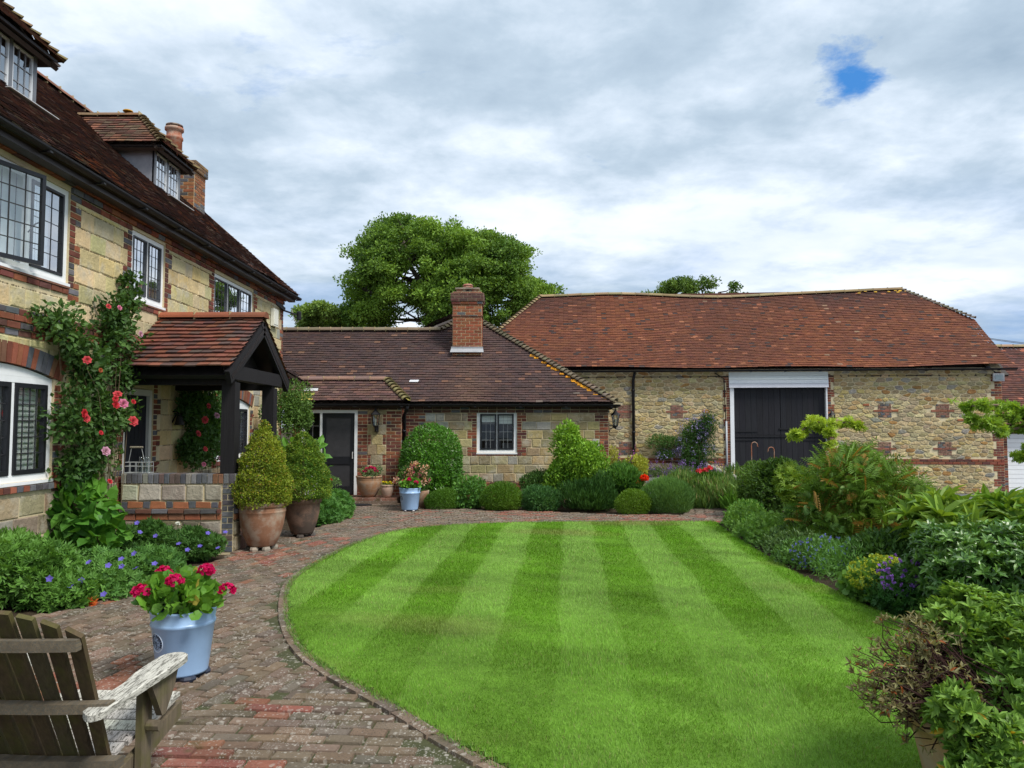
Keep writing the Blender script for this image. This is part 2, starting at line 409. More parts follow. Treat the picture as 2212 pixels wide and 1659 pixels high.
def ridge(mb,p,q,r=.11,seg=.32,col=(.3,.2,.12),bonnet=False,mi=0,flip=1):
    p=np.asarray(p,float);q=np.asarray(q,float);L=np.linalg.norm(q-p);d=(q-p)/L;a=nz(np.cross(d,(0,0,1)));b=np.cross(a,d)
    n=max(1,int(L/seg)); 
    for i in range(n):
        s,e=p+d*L*i/n+d*.004,p+d*L*(i+1)/n-d*.004*(0 if bonnet else 1)
        r0,r1=(r*1.12,r*.8) if bonnet else (r,r*R.uniform(.97,1.03)); lift=.03 if bonnet else R.uniform(-.006,.006)
        V=[];m=9
        for c,rr,l in ((s,r0,lift),(e,r1,0)):
            for k in range(m):
                t=math.pi*k/(m-1)
                V.append(c+a*rr*math.cos(t)*1.1+b*(rr*math.sin(t)*.85+l-.03))
        for c,rr,l in ((s,r0-.02,lift),):
            for k in range(m):
                t=math.pi*k/(m-1); V.append(c+a*rr*math.cos(t)*1.1+b*(rr*math.sin(t)*.8+l-.035))
        F=[(k,k+1,m+k+1,m+k) for k in range(m-1)]+[(k+1,k,2*m+k,2*m+k+1) for k in range(m-1)]+[tuple(range(m,2*m))]
        cc=jit(col,.22,.08); mb.add(V,F,cc,mi)
        if not bonnet: mb.beam(s+b*.0-d*.008,s+d*.010,r*1.9,r*1.1,(.45,.36,.2),mi,up=b)
def sheet(mb,fr,u0,u1,v0,v1,n): mb.add([fr.P(u0,v0,n),fr.P(u1,v0,n),fr.P(u1,v1,n),fr.P(u0,v1,n)],[(0,1,2,3)])
def shutter(mb,fr,u0,u1,v0,v1,n):
    fr.box(mb,u0,u0+.045,v0,v1,n-.02,n,(.86,.88,.86)); fr.box(mb,u1-.045,u1,v0,v1,n-.02,n,(.86,.88,.86))
    fr.box(mb,u0+.045,u1-.045,v1-.06,v1,n-.02,n,(.86,.88,.86)); fr.box(mb,u0+.045,u1-.045,v0,v0+.06,n-.02,n,(.86,.88,.86))
    v=v0+.07
    while v<v1-.1:
        V=[fr.P(u,v+dv,n+dn) for u in (u0+.047,u1-.047) for dv,dn in ((0,-.004),(.05,-.032),(.008,.002),(.058,-.026))]
        mb.hexa([V[i] for i in range(8)],(.88,.9,.88)); v+=.062
def window(parent,fr,u0,u1,v0,v1,lights,fw=.085,rec=.025,cas=BLACK,cw=.038,cols=3,rows=4,arch=0,inside=None,white=WHITE,mull=.055,lead=.006,leadc=(.03,.03,.035),skip=(),sash_mat=None,name='window'):
    fm=MB(); n0,n1=-rec-.07,-rec
    fr.box(fm,u0,u0+fw,v0,v1,n0,n1,white); fr.box(fm,u1-fw,u1,v0,v1,n0,n1,white)
    fr.box(fm,u0+fw,u1-fw,v0,v0+fw*.9,n0,n1,white); fr.box(fm,u0+fw,u1-fw,v1-fw*.8,v1,n0,n1,white)
    fr.box(fm,u0-.01,u1+.01,v0-.035,v0-.001,n0,n1+.05,white)
    if arch:
        m=14; pts=[]
        for i in range(m+1):
            s=i/m; pts.append((u0+(u1-u0)*s, v1+.001+arch*(1-(2*s-1)**2)))
        for (a,b),(c,d) in zip(pts,pts[1:]):
            fm.hexa([fr.P(u,v,n) for u,t in ((a,b),(c,d)) for n in (n0,n1) for v in (v1+.001,t)],white)
    W0=(u1-u0-2*fw-(lights-1)*mull)/lights
    for i in range(1,lights):
        c=u0+fw+i*W0+(i-1)*mull
        fr.box(fm,c,c+mull,v0+fw*.9,v1-fw*.8,n0,n1-.004,white)
    wn=fm.build(name,M_WHITE,parent)
    # dark room behind the opening
    rv=MB(); D=.9
    fr.box(rv,u0-.3,u1+.3,v0-.3,v1+.3,-D-.03,-D,(.03,.03,.028))
    for s in ((u0-.33,u0-.3,v0-.3,v1+.3),(u1+.3,u1+.33,v0-.3,v1+.3),(u0-.33,u1+.33,v0-.33,v0-.3),(u0-.33,u1+.33,v1+.3,v1+.33)):
        fr.box(rv,*s,-D,-.31,(.05,.048,.045))
    if inside: inside(rv,fr,u0+fw,u1-fw,v0,v1)
    rv.build('room_lining',M_CLOTH,wn)
    for i in range(lights):
        a=u0+fw+i*(W0+mull)+.004; b=a+W0-.008; c,d=v0+fw*.9+.004,v1-fw*.8-.004
        if i in skip: continue
        cs=MB(); k0,k1=n1-.045,n1+.012
        fr.box(cs,a,a+cw,c,d,k0,k1,cas); fr.box(cs,b-cw,b,c,d,k0,k1,cas); fr.box(cs,a+cw,b-cw,c,c+cw,k0,k1,cas); fr.box(cs,a+cw,b-cw,d-cw,d,k0,k1,cas)
        for x in range(1,cols):
            q=a+cw+(b-a-2*cw)*x/cols; fr.box(cs,q-lead,q+lead,c+cw,d-cw,n1-.022,n1-.010,leadc)
        for y in range(1,rows):
            q=c+cw+(d-c-2*cw)*y/rows; fr.box(cs,a+cw,b-cw,q-lead,q+lead,n1-.0225,n1-.0105,leadc)
        co=cs.build('casement',sash_mat or M_BLACK,wn)
        g=MB(); sheet(g,fr,a+cw+.001,b-cw-.001,c+cw+.001,d-cw-.001,n1-.016); g.build('pane',M_GLASS,wn)
    return wn
def gutter(parent,p,q,mat=M_IRON,r=.06,name='gutter'):
    mb=MB(); p=np.asarray(p,float);q=np.asarray(q,float); d=nz(q-p); a=nz(np.cross(d,(0,0,1)));m=8;V=[]
    for rr in (r,r-.008):
        for c in (p,q):
            for k in range(m+1):
                t=math.pi+math.pi*k/m; V.append(c+a*rr*math.cos(t)+np.array((0,0,1))*rr*math.sin(t))
    n=m+1;F=[(k,k+1,n+k+1,n+k) for k in range(m)]+[(2*n+k+1,2*n+k,3*n+k,3*n+k+1) for k in range(m)]
    F+=[tuple(range(n)),tuple(range(n,2*n))[::-1]]
    F+=[(0,n,3*n,2*n),(m,2*n+m,3*n+m,n+m)]
    mb.add(V,F,IRON)
    L=np.linalg.norm(q-p);k=0.5
    while k<L: mb.beam(p+d*k-a*0-np.array((0,0,r+.004)),p+d*(k+.05)-np.array((0,0,r+.004)),r*2.1,.02,IRON); k+=1.1
    return mb.build(name,mat,parent)
def chimney(parent,x0,x1,y0,y1,z0,z1,bands=(),pal=BRC,blue=.05):
    mb=MB(); mb.box((x0,y0,z0),(x1,y1,z1),CREAM,0)
    F=[(Fr((x0,y0,0),(1,0,0),(0,-1,0)),x1-x0),(Fr((x1,y0,0),(0,1,0),(1,0,0)),y1-y0),(Fr((x0,y1,0),(0,-1,0),(-1,0,0)),y1-y0)]
    for fr,L in F: bricks(mb,fr,0,L,z0,z1,mi=1,pal=pal,blue=blue,phase=0)
    for (a,b,o,c) in bands:
        mb.box((x0-o,y0-o,a),(x1+o,y1+o,b),(.3,.24,.17),0)
        for fr,L in ((Fr((x0-o,y0-o,0),(1,0,0),(0,-1,0)),x1-x0+2*o),(Fr((x1+o,y0-o,0),(0,1,0),(1,0,0)),y1-y0+2*o)):
            bricks(mb,fr,0,L,a,b,mi=1,pal=c,blue=.1)
    return mb.build('chimney',[M_MORT,M_BRICK],parent)
def noise_at(seed):
    g=np.random.default_rng(seed); K=g.normal(0,1,(6,2)); ph=g.uniform(0,6.28,6)
    return lambda u,t,f=1.: sum(math.sin(f*(K[i][0]*u+K[i][1]*t)+ph[i]) for i in range(6))/3.2
# ================================================================= ground, path, lawn
g=MB()
xs=np.concatenate([np.linspace(-400,-20,9),np.linspace(-16,26,43),np.linspace(32,400,9)]); ys=np.concatenate([np.linspace(-60,0,6),np.linspace(1,28,55),np.linspace(34,700,12)])
X,Y=np.meshgrid(xs,ys); Z=terrain(X,Y)
V=np.stack([X.ravel(),Y.ravel(),Z.ravel()],1); nx=len(xs)
F=np.array([(j*nx+i,j*nx+i+1,(j+1)*nx+i+1,(j+1)*nx+i) for j in range(len(ys)-1) for i in range(nx-1)])
g.add(V,F,(.055,.042,.028)); g.build('ground',M_SOIL,loc=(0,0,0),kind='structure')
d=MB(); xs=np.linspace(4.3,40,37); ys=np.linspace(18.6,26,30); X,Y=np.meshgrid(xs,ys); nx=len(xs)
V=np.stack([X.ravel(),Y.ravel(),terrain(X,Y).ravel()+.006],1)
F=np.array([(j*nx+i,j*nx+i+1,(j+1)*nx+i+1,(j+1)*nx+i) for j in range(len(ys)-1) for i in range(nx-1)])
d.add(V,F,(.13,.135,.145)); d.build('driveway',M_ASPH,kind='structure')
def smooth(P,n=8,closed=False):
    P=[np.array(p,float) for p in P]; out=[]
    for i in range(len(P)-1):
        a,b,c,e=P[max(i-1,0)],P[i],P[i+1],P[min(i+2,len(P)-1)]
        for k in range(n):
            t=k/n; out.append(.5*((2*b)+(-a+c)*t+(2*a-5*b+4*c-e)*t*t+(-a+3*b-3*c+e)*t**3))
    out.append(P[-1]); return np.array(out)
EDGE=smooth([(3.3,1.2),(1.9,2.35),(.9,3.15),(-.03,3.94),(-.82,4.91),(-1.28,5.46),(-1.66,6.06),(-2.05,7.02),(-2.38,8.2),(-2.47,9.0),(-2.44,9.9),(-2.32,11.0),(-2.0,12.3),(-1.41,13.05),(-.22,13.55),(1.21,13.7),(2.45,13.7),(3.69,13.74)])
REDGE=smooth([(3.69,13.74),(3.55,12.2),(3.44,10.61),(3.38,8.97),(3.42,7.77),(3.5,6.7),(3.6,5.),(3.7,3.),(3.8,1.2)])
LAWN=np.vstack([EDGE,REDGE[1:]])
def inside(poly,x,y):
    r=np.zeros(np.shape(x),bool); n=len(poly)
    for i in range(n):
        (x1,y1),(x2,y2)=poly[i],poly[(i+1)%n]
        if y1==y2: continue
        c=((y1>y)!=(y2>y))&(x<(x2-x1)*(y-y1)/(y2-y1)+x1); r^=c
    return r
STANG=math.radians(4.2); SX0=.88; SW=.505
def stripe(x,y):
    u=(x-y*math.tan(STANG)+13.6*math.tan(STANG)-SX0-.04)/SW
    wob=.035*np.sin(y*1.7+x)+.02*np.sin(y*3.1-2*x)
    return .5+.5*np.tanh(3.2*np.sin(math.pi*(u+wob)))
def wave(x,y,s,f):
    gg=np.random.default_rng(s); r=0
    for _ in range(7):
        k=gg.normal(0,1,2)*f; r=r+np.sin(k[0]*x+k[1]*y+gg.uniform(0,6.3))
    return r/3.
def lawncol(x,y):
    s=stripe(x,y); fade=np.clip((y-5.2-.6*wave(x,y,3,.8))/2.2,0,1); s=.5+(s-.5)*fade
    nearl=np.clip(1-(np.hypot(x+2.2,y-7)/1.5),0,1)*0
    b=.62+.20*wave(x,y,11,1.1)
    s=s*fade+b*(1-fade)*.75
    L=np.array((.178,.33,.052)); D=np.array((.133,.29,.022))  # lit and shaded look of the leaning blades put into two greens
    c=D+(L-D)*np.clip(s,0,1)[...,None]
    c=c*(1+.13*wave(x,y,5,2.2)+.10*wave(x,y,6,6.))[...,None]
    dry=np.clip(wave(x,y,9,1.9)*.8-.55,0,.8)[...,None]; c=c*(1-dry)+np.array((.22,.25,.07))*dry
    return np.clip(c,.005,1)
lw=MB(); q=LAWN; n=len(q)
# lawn turf: gridded sheet with the sheen of the mown stripes painted into its colour
gx=np.arange(-2.7,4.0,.07); gy=np.arange(1.0,13.9,.07)
XX,YY=np.meshgrid(gx,gy); ok=inside(LAWN,XX,YY); cc=lawncol(XX[ok],YY[ok])*.7
P=np.stack([XX[ok],YY[ok],np.full(ok.sum(),.012)],1); h=.035
T=([(-h,-h,0),(h,-h,0),(h,h,0),(-h,h,0)],[(0,1,2,3)])
lw.inst(T,P,np.tile(np.eye(3),(len(P),1,1)),cc)
lw.prism([(a,b,-.05) for a,b in q],(0,0,.058),(.05,.075,.02))
lw.build('lawn',M_SOIL,loc=(0,7,-.05),kind='structure')
def lawn_blades():
    mb=MB()
    for (y0,y1,dens,hh,ww) in ((3.2,5.2,11500,.030,.0042),(5.2,7.2,8000,.030,.005),(7.2,9.6,4200,.030,.0075),(9.6,13.75,2200,.030,.012)):
        A=6.6*(y1-y0); N=int(A*dens); x=NR.uniform(-2.6,3.9,N); y=NR.uniform(y0,y1,N)
        m=inside(LAWN,x,y)&(np.abs(x)<y*.72+.3); x,y=x[m],y[m]; N=len(x)
        a=NR.uniform(0,6.283,N); hgt=hh*NR.uniform(.6,1.25,N)*(1+.25*wave(x,y,21,2.5)); st=stripe(x,y)
        lean=NR.normal(0,.45,(N,2)); lean[:,1]+=np.where(st>.5,.55,-.35)
        d=np.stack([lean[:,0],lean[:,1],np.ones(N)],1); d/=np.linalg.norm(d,axis=1)[:,None]; d*=hgt[:,None]
        s=np.stack([np.cos(a),np.sin(a),np.zeros(N)],1)*(ww*NR.uniform(.7,1.3,N))[:,None]
        nn=np.cross(s,d); M=np.stack([s,d,nn],2)
        c=lawncol(x,y)*NR.uniform(.72,1.3,(N,1)); y_=NR.random(N)<.04; c[y_]=np.array((.26,.27,.10))*NR.uniform(.7,1.2,(y_.sum(),1))
        mb.inst(([(-.5,0,0),(.5,0,0),(0,1,0)],[(0,1,2)]),np.stack([x,y,np.full(N,.008)],1),M,c)
    # ragged fringe along the edge
    i=NR.integers(0,len(EDGE)-1,9000); t=NR.random((9000,1)); p=EDGE[i]*(1-t)+EDGE[i+1]*t; dd=EDGE[i+1]-EDGE[i]; nn=np.stack([dd[:,1],-dd[:,0]],1); nn/=np.linalg.norm(nn,axis=1)[:,None]+1e-6
    p=p+nn*NR.uniform(-.05,.008,(9000,1)); N=9000; a=NR.uniform(0,6.28,N)
    d=np.stack([NR.normal(0,.5,N)-nn[:,0]*.25,NR.normal(0,.5,N)-nn[:,1]*.25,np.ones(N)],1)*NR.uniform(.022,.042,(N,1))
    s=np.stack([np.cos(a),np.sin(a),np.zeros(N)],1)*.006; M=np.stack([s,d,np.cross(s,d)],2)
    c=np.array((.13,.27,.05))*NR.uniform(.6,1.3,(N,1)); br=NR.random(N)<.25; c[br]=(.26,.23,.10)
    mb.inst(([(-.5,0,0),(.5,0,0),(0,1,0)],[(0,1,2)]),np.stack([p[:,0],p[:,1],np.full(N,.004)],1),M,c)
    return mb.build('grass',M_GRASS,kind='stuff',loc=(0,7,0))
lawn_blades()
# path: clay pavers in courses that follow the lawn edge
PATH=[(3.3,1.2),(-6,1.2),(-6,5.2),(-5.0,6.6),(-4.2,7.2),(-4.13,7.57),(-3.98,9.11),(-3.82,10.06),(-3.82,12.6),(-3.35,13.0),(-3.28,14.2),(-3.3,15.4),(-3.85,16.4),(-3.9,17.75),(-2.62,17.75),(-2.62,16.8),(-1.85,16.05),(-.06,15.65),(2.04,14.9),(3.45,14.85),(3.75,16.0),(4.3,17.5),(5.2,17.2),(4.5,15.6),(4.1,14.3),(3.9,13.4),(3.69,13.72)]
PATHP=np.array(PATH+[tuple(p) for p in EDGE[::-1][1:]])
pb=MB(); pb.prism([(a,b,-.03) for a,b in PATHP],(0,0,.022),(.055,.06,.025))
def frame_along(poly,off):
    d=np.gradient(poly,axis=0); d/=np.linalg.norm(d,axis=1)[:,None]; nn=np.stack([-d[:,1],d[:,0]],1)
    return poly+nn*off
E2=np.vstack([EDGE[0]+(EDGE[0]-EDGE[1])*np.arange(40,0,-1)[:,None],EDGE,EDGE[-1]+np.array((1,0.25))*np.arange(1,9)[:,None]*.3])
sgn=1 if not inside(LAWN,*(frame_along(E2,.3)[60])) else -1
T6=([(-.5,-.5,0),(.5,-.5,0),(.5,.5,0),(-.5,.5,0),(-.47,-.44,1),(.47,-.44,1),(.47,.44,1),(-.47,.44,1)],[(4,5,6,7),(0,1,5,4),(1,2,6,5),(2,3,7,6),(3,0,4,7)])
Pp=[];Mm=[];Cc=[]; SPOT=[(-3.35,10.1,.95),(-3.0,11.4,.6),(-2.75,5.1,.75),(-1.75,4.05,.42),(-1.35,3.9,.3),(.3,15.3,1.0),(2.6,14.4,1.3),(-1.5,4.7,.3)]
def lay(c,v,row0=False):
    hgt=.022+R.uniform(-.004,.005)+(.006 if row0 else 0)
    M=np.array([[v[0]*.207,-v[1]*.098,0],[v[1]*.207,v[0]*.098,0],[R.uniform(-.006,.006),R.uniform(-.004,.004),hgt]])
    red=max([1-np.hypot(c[0]-a,c[1]-b)/r_+.25*math.sin(c[0]*9+c[1]*7) for a,b,r_ in SPOT]); p=.7 if red>.45 else (.25 if red>.2 else (.015 if c[1]<12 else .12))
    col_=jit((.21,.088,.058),.2,.1) if R.random()<p else jit(R.choice([(.142,.106,.076),(.126,.096,.070),(.158,.112,.078),(.168,.12,.086),(.122,.10,.074)]),.16,.05)
    Pp.append((c[0],c[1],-.015)); Mm.append(M); Cc.append(col_)
def seen(c): return abs(c[0])<c[1]*.75+.8 and c[1]>2.6
row=0; off=.055
while off<4.2:
    L=frame_along(E2,off*sgn); sl=np.concatenate([[0],np.cumsum(np.linalg.norm(np.diff(L,axis=0),axis=1))]); s=(row%2)*.11+R.uniform(-.02,.02)
    while s<sl[-1]-.2:
        k=np.searchsorted(sl,s+.107)-1; k=min(max(k,0),len(L)-2); t=(s+.107-sl[k])/max(sl[k+1]-sl[k],1e-6); c=L[k]*(1-t)+L[k+1]*t; dd=nz(L[k+1]-L[k])
        if seen(c) and (row<1 or c[1]>11.6) and inside(PATHP,np.array(c[0]),np.array(c[1])):
            lay(c,nz(np.array((dd[0]+R.uniform(-.02,.02),dd[1]+R.uniform(-.02,.02)))),row==0)
        s+=.217
    off+=.108; row+=1
EDG=frame_along(E2,.165*sgn); LAWN2=np.vstack([EDG,REDGE[1:]])
def split(x,y): return y-(4.55+.42*(x+2.5))
for ang,pred in ((math.radians(76),lambda x,y:(split(x,y)>0)&(y<=11.6)),(math.radians(-4),lambda x,y:split(x,y)<=0)):
    u=np.array((math.cos(ang),math.sin(ang))); v=np.array((-u[1],u[0])); i=0
    for r_ in np.arange(-16,16,.108):
        i+=1
        for s in np.arange(-6+(i%2)*.108,16,.217):
            c=u*s+v*r_+np.array((0,.0))
            if not(-6<c[0]<3.2 and 2.6<c[1]<11.7) or not seen(c) or not pred(c[0],c[1]): continue
            if not inside(PATHP,np.array(c[0]),np.array(c[1])) or inside(LAWN2,np.array(c[0]),np.array(c[1])): continue
            w_=ang+R.uniform(-.03,.03)+.05*math.sin(c[0]*1.3+c[1]); lay(c+np.array((R.uniform(-.004,.004),R.uniform(-.004,.004))),np.array((math.cos(w_),math.sin(w_))))
pb.inst(T6,Pp,np.array(Mm),np.array(Cc))
pb.build('path',M_PAVE,loc=(-2,8,-.03),kind='structure')
# ================================================================= farmhouse
HX=-5.5
house=thing('farmhouse','two storey stone farmhouse with red brick dressings, tiled roof and two dormers','house',(HX-4,12,0))
fh=Fr((HX,0,0),(0,1,0),(1,0,0))
HY0,HY1=2.0,17.9; EV=4.82
W_UP=[(7.05,9.2,3.5,4.66,3),(10.72,11.76,3.6,4.6,2),(13.72,15.82,3.5,4.58,3)]
W_GR=[(6.95,9.0,1.12,2.3),(14.0,15.75,1.12,2.16)]
holes=[w_[:4] for w_ in W_UP]+[(a,b,c,d+.15) for a,b,c,d in W_GR]+[(10.62,11.5,.15,2.3)]
wm=MB(); backing(wm,fh,HY0,HY1,-.1,EV,holes)
B0=.24
qs=[]
for a,b,c,d in [w_[:4] for w_ in W_UP]: qs+=[(a,-1,3.30,4.56),(b,1,3.30,4.56)]
for a,b,c,d in W_GR: qs+=[(a,-1,.96,2.40),(b,1,.96,2.40)]
qs+=[(10.62,-1,.24,2.64),(11.5,1,.24,2.64),(HY1,-1,.24,2.64),(HY1,-1,3.06,4.56)]
ex=[(HY0,HY1,2.74,3.06)]
zone=holes+[(10.2,12,2.3,2.64)]
lowh=[h for h in holes if h[2]<2]; uph=[h for h in holes if h[2]>3]
sx=[(a,b,.88,1.12) for a,b,c,d in W_GR]
ashlar(wm,fh,HY0,HY1,.24,.96,lowh,[q for q in qs if q[2]<1],pal=[(.30,.245,.16),(.25,.205,.14),(.34,.28,.175),(.27,.20,.13)],grey=.2)
ashlar(wm,fh,HY0,HY1,.96,2.74,lowh+[(a-.16,b+.16,d-.1,d+.32) for a,b,c,d in W_GR],[(u,d_,.96 if q1<2.7 and q0<1 else q0,q1) for u,d_,q0,q1 in qs if q0<2.7],pal=STC,grey=.07)
bricks(wm,fh,HY0,HY1,.0,.24,lowh,n1=.05); fh.box(wm,HY0,HY1,.20,.30,0,.045,(.28,.24,.2),2)
bricks(wm,fh,HY0,HY1,2.74,2.82,[],n1=.012,blue=.3); bricks(wm,fh,HY0,HY1,2.82,2.98,[],n1=.035,blue=.2); bricks(wm,fh,HY0,HY1,2.98,3.06,[],n1=.014,blue=.3)
ashlar(wm,fh,HY0,HY1,3.06,4.56,uph+[(a-.0,b+.0,3.36,c) for a,b,c,d,_ in W_UP],[(u,d_,max(q0,3.06),q1) for u,d_,q0,q1 in qs if q1>3.2],pal=STC,grey=.03)
quoin_bricks(wm,fh,[q for q in qs if q[2]<1],.24,holes=lowh+[(a-.4,b+.4,d-.02,d+.34) for a,b,c,d in W_GR]); quoin_bricks(wm,fh,[q for q in qs if q[2]>3],3.06,holes=uph)
for a,b,c,d,_ in W_UP:
    bricks(wm,fh,a,b,c-.14,c-.06,[],n1=.02); fh.box(wm,a,b,c-.06,c-.037,-.1,.03,(.2,.1,.07),2)
for a,b,c,d in W_GR: bricks(wm,fh,a-.2,b+.2,c-.12,c-.037,[],n1=.045,header=True,blue=.35)
bricks(wm,fh,HY0,HY1,4.56,4.64,uph,n1=.012); bricks(wm,fh,HY0,HY1,4.64,4.72,uph,n1=.04,blue=.2); bricks(wm,fh,HY0,HY1,4.72,EV,uph,n1=.075)
def gallets(v0,v1,hs,qz):
    v=v0; 
    while v<v1+.01:
        for a,b in cut(6.2,HY1-.15,[(h[0]-.13,h[1]+.13) for h in hs if h[2]<v+.02 and h[3]>v-.02]):
            u=a
            while u<b:
                l=R.uniform(.010,.024)
                if R.random()<.75: fh.stone(wm,u,u+l,v-.004-R.uniform(0,.003),v+.005+R.uniform(0,.003),-.01,.010,jit((.24,.185,.10),.35),1,b=.003,j=.002)
                u+=l+R.uniform(.008,.028)
        v+=.24
gallets(3.30,4.5,uph,0); gallets(1.2,2.6,lowh+[(a-.1,b+.1,d-.1,d+.32) for a,b,c,d in W_GR],0)
# segmental brick arches over the ground floor windows
for a,b,c,d in W_GR:
    m=27; rise=.13
    f=lambda s:d+.012+rise*(1-(2*s-1)**2)
    for i in range(m):
        s0,s1=-.06+1.12*i/m,-.06+1.12*(i+1)/m; e=.013/1.8
        k0,k1=2*s0-1,2*s1-1
        V=[fh.P(a+(b-a)*(s+ (2*s-1)*.055*t)+(.007 if s==s0 else -.007),f(s)+.235*t,n) for s in (s0,s1) for n in (-.1,.016) for t in (0,1)]
        wm.hexa(V,jit(R.choice(BRC[:3]+[(.20,.10,.06),(.17,.09,.055),(.22,.12,.07)]),.2) if R.random()>.15 else jit(BLUE[0],.2),2)
    mm=12
    for i in range(mm):
        s0,s1=i/mm,(i+1)/mm
        wm.hexa([fh.P(a+(b-a)*s,v,n) for s in (s0,s1) for n in (-.3,-.005) for v in (f(s)+.002,max(d+.16,f(s)+.02))],CREAM,0)
# far gable end and back
wm.box((HX-8.3,HY1-.3,-.1),(HX-.301,HY1-.01,EV),(.4,.33,.2),0); wm.prism([(HX-8.3,HY1-.3,EV),(HX-.3,HY1-.3,EV),(HX-4.15,HY1-.3,8.5)],(0,.29,0),(.4,.33,.2),0)
wm.box((HX-8.6,HY0,-.1),(HX-8.301,HY1-.01,EV),(.4,.33,.2),0)
fg=Fr((HX,HY1-.01,0),(-1,0,0),(0,1,0)); ashlar(wm,fg,.3,8.3,.24,4.8,[],pal=STC); quoin_bricks(wm,fg,[(0,1,.24,4.8)],.24)
wm.build('wall',[M_MORT,M_STONE,M_BRICK],house)
# roof
nh=noise_at(3)
def hcol(u,t):
    k=nh(u,t,.9)+R.uniform(-.5,.5)
    b=R.choice([(.085,.042,.032),(.065,.036,.030),(.11,.05,.034),(.135,.062,.04),(.075,.045,.04)])
    if k>.75 and R.random()<.6: b=(.27,.105,.052)
    if R.random()<.07: b=(.20,.14,.10)
    return jit(b,.2,.08)
rm=MB(); EX=HX+.27; RP=.885; slope=nz((-1,0,RP)); RUN=4.42; SL=RUN*math.hypot(1,RP)
sagh=lambda u,t:.018*nh(u*1.3,t*1.3)+.008*math.sin(u*2.1)+.015*max(0,1-t/1.1)
tiles(rm,(EX,HY0-2,4.9),(0,1,0),slope,[(0,0),(HY1+.36-HY0+2,0),(HY1+.30-HY0+2,SL),(0,SL)],colf=hcol,sag=sagh,gauge=.105,wid=.17,bdrop=.05,bcol=(.05,.03,.022))
V=[(EX-2*RUN,HY0-2,4.9),(EX-2*RUN,HY1+.3,4.9),(EX-RUN,HY1+.3,4.9+RUN*RP),(EX-RUN,HY0-2,4.9+RUN*RP)]
rm.prism(V,(0,0,-.08),(.07,.04,.03))
ridge(rm,(EX-RUN,HY0-2,4.93+RUN*RP),(EX-RUN,HY1+.3,4.93+RUN*RP),r=.13,seg=.45,col=(.2,.10,.065))
rm.prism([(EX+.0,HY1+.25,4.84),(EX-.25,HY1+.25,4.84),(EX-.3,HY1+.25,4.92)],(0,.09,0),(.05,.02,.015))
ve=np.array((EX,HY1+.30,4.9)); rm.beam(ve+np.array(slope)*.05+np.array((0,0,-.035)),ve+np.array(slope)*SL+np.array((0,0,-.06)),.05,.13,(.16,.10,.075),0,up=(RP,0,1))
hr=rm.build('roof',[M_TILE,M_IRON],house)
gutter(house,(EX+.03,HY0-2,4.87),(EX+.03,HY1+.33,4.855),r=.055)
fb=MB(); fb.box((HX+.08,HY0-2,4.74),(EX-.04,HY1+.2,4.80),(.03,.022,.02)); fb.build('soffit_board',M_BLACK,house)
# windows
def curtains(mb,fr,u0,u1,v0,v1):
    for a,b in ((u0-.05,u0+.22),(u1-.22,u1+.05)):
        for i in range(9):
            s=a+(b-a)*i/9; fr.box(mb,s,s+(b-a)/9-.006,v0-.2,v1+.1,-.40-(.03 if i%2 else 0),-.37-(.03 if i%2 else 0),(.55,.57,.56))
    fr.box(mb,u0-.2,u1+.2,v1-.08,v1+.1,-.44,-.42,(.5,.5,.48))
def sky_sheen(mb,fr,u0,u1,v0,v1):  # pale blue sheet added behind the upper panes to mimic reflected sky
    n=int((u1-u0)/.06)
    for i in range(n):
        a=u0+(u1-u0)*i/n; o=-.20-(.012 if i%2 else 0); fr.box(mb,a,u0+(u1-u0)*(i+1)/n-.001,v0-.1,v1+.05,o-.004,o,(.80,.86,.92))
def shut(mb,fr,u0,u1,v0,v1):
    m=3;w_=(u1-u0)/m
    for i in range(m): shutter(mb,fr,u0+i*w_+.02,u0+(i+1)*w_-.02,v0+.05,v1-.02,-.128)
    fr.box(mb,u0,u1,v0+.1,v0+.16,-.35,-.33,(.02,.08,.35))
for i,(a,b,c,d,l) in enumerate(W_UP):
    wn=window(house,fh,a,b,c,d,l,inside=(sky_sheen,sky_sheen,curtains)[i],cols=3,rows=5,cw=.02 if i else .03,cas=(.06,.065,.075) if i else BLACK,lead=.0035,skip=(1,) if i==0 else ())
    if i==2:
        pass
# the open casement of the nearest upper window
oc=MB(); hp=fh.P(7.78,0,.0); an=math.radians(17); fo=Fr((HX-.03,7.80,0),(math.sin(an),math.cos(an),0),(math.cos(an),-math.sin(an),0))
a,b,c,d=0,.66,3.56,4.60
for s in ((a,a+.04,c,d),(b-.045,b,c,d),(a+.04,b-.045,c,c+.045),(a+.04,b-.045,d-.045,d)): fo.box(oc,*s,-.02,.02,BLACK)
for x in range(1,3): fo.box(oc,a+.04+(b-a-.085)*x/3-.005,a+.04+(b-a-.085)*x/3+.005,c+.045,d-.045,-.006,.006,(.03,.03,.03))
for y in range(1,5): fo.box(oc,a+.04,b-.045,c+.045+(d-c-.09)*y/5-.005,c+.045+(d-c-.09)*y/5+.005,-.0065,.0065,(.03,.03,.03))
oc.tube([fo.P(b-.02,c+.5,-.02),fo.P(b-.05,c+.48,-.06),fo.P(b-.14,c+.36,-.06)],.009,6,(.05,.05,.06))
ocw=oc.build('open_casement',M_BLACK,house); gm=MB(); sheet(gm,fo,a+.042,b-.047,c+.047,d-.047,0); gm.build('pane',M_GLASS,ocw)
for a,b,c,d in W_GR: window(house,fh,a,b,c,d,3,arch=.13,inside=shut,cols=4,rows=5,cw=.05,fw=.085,mull=.065,rec=.03)
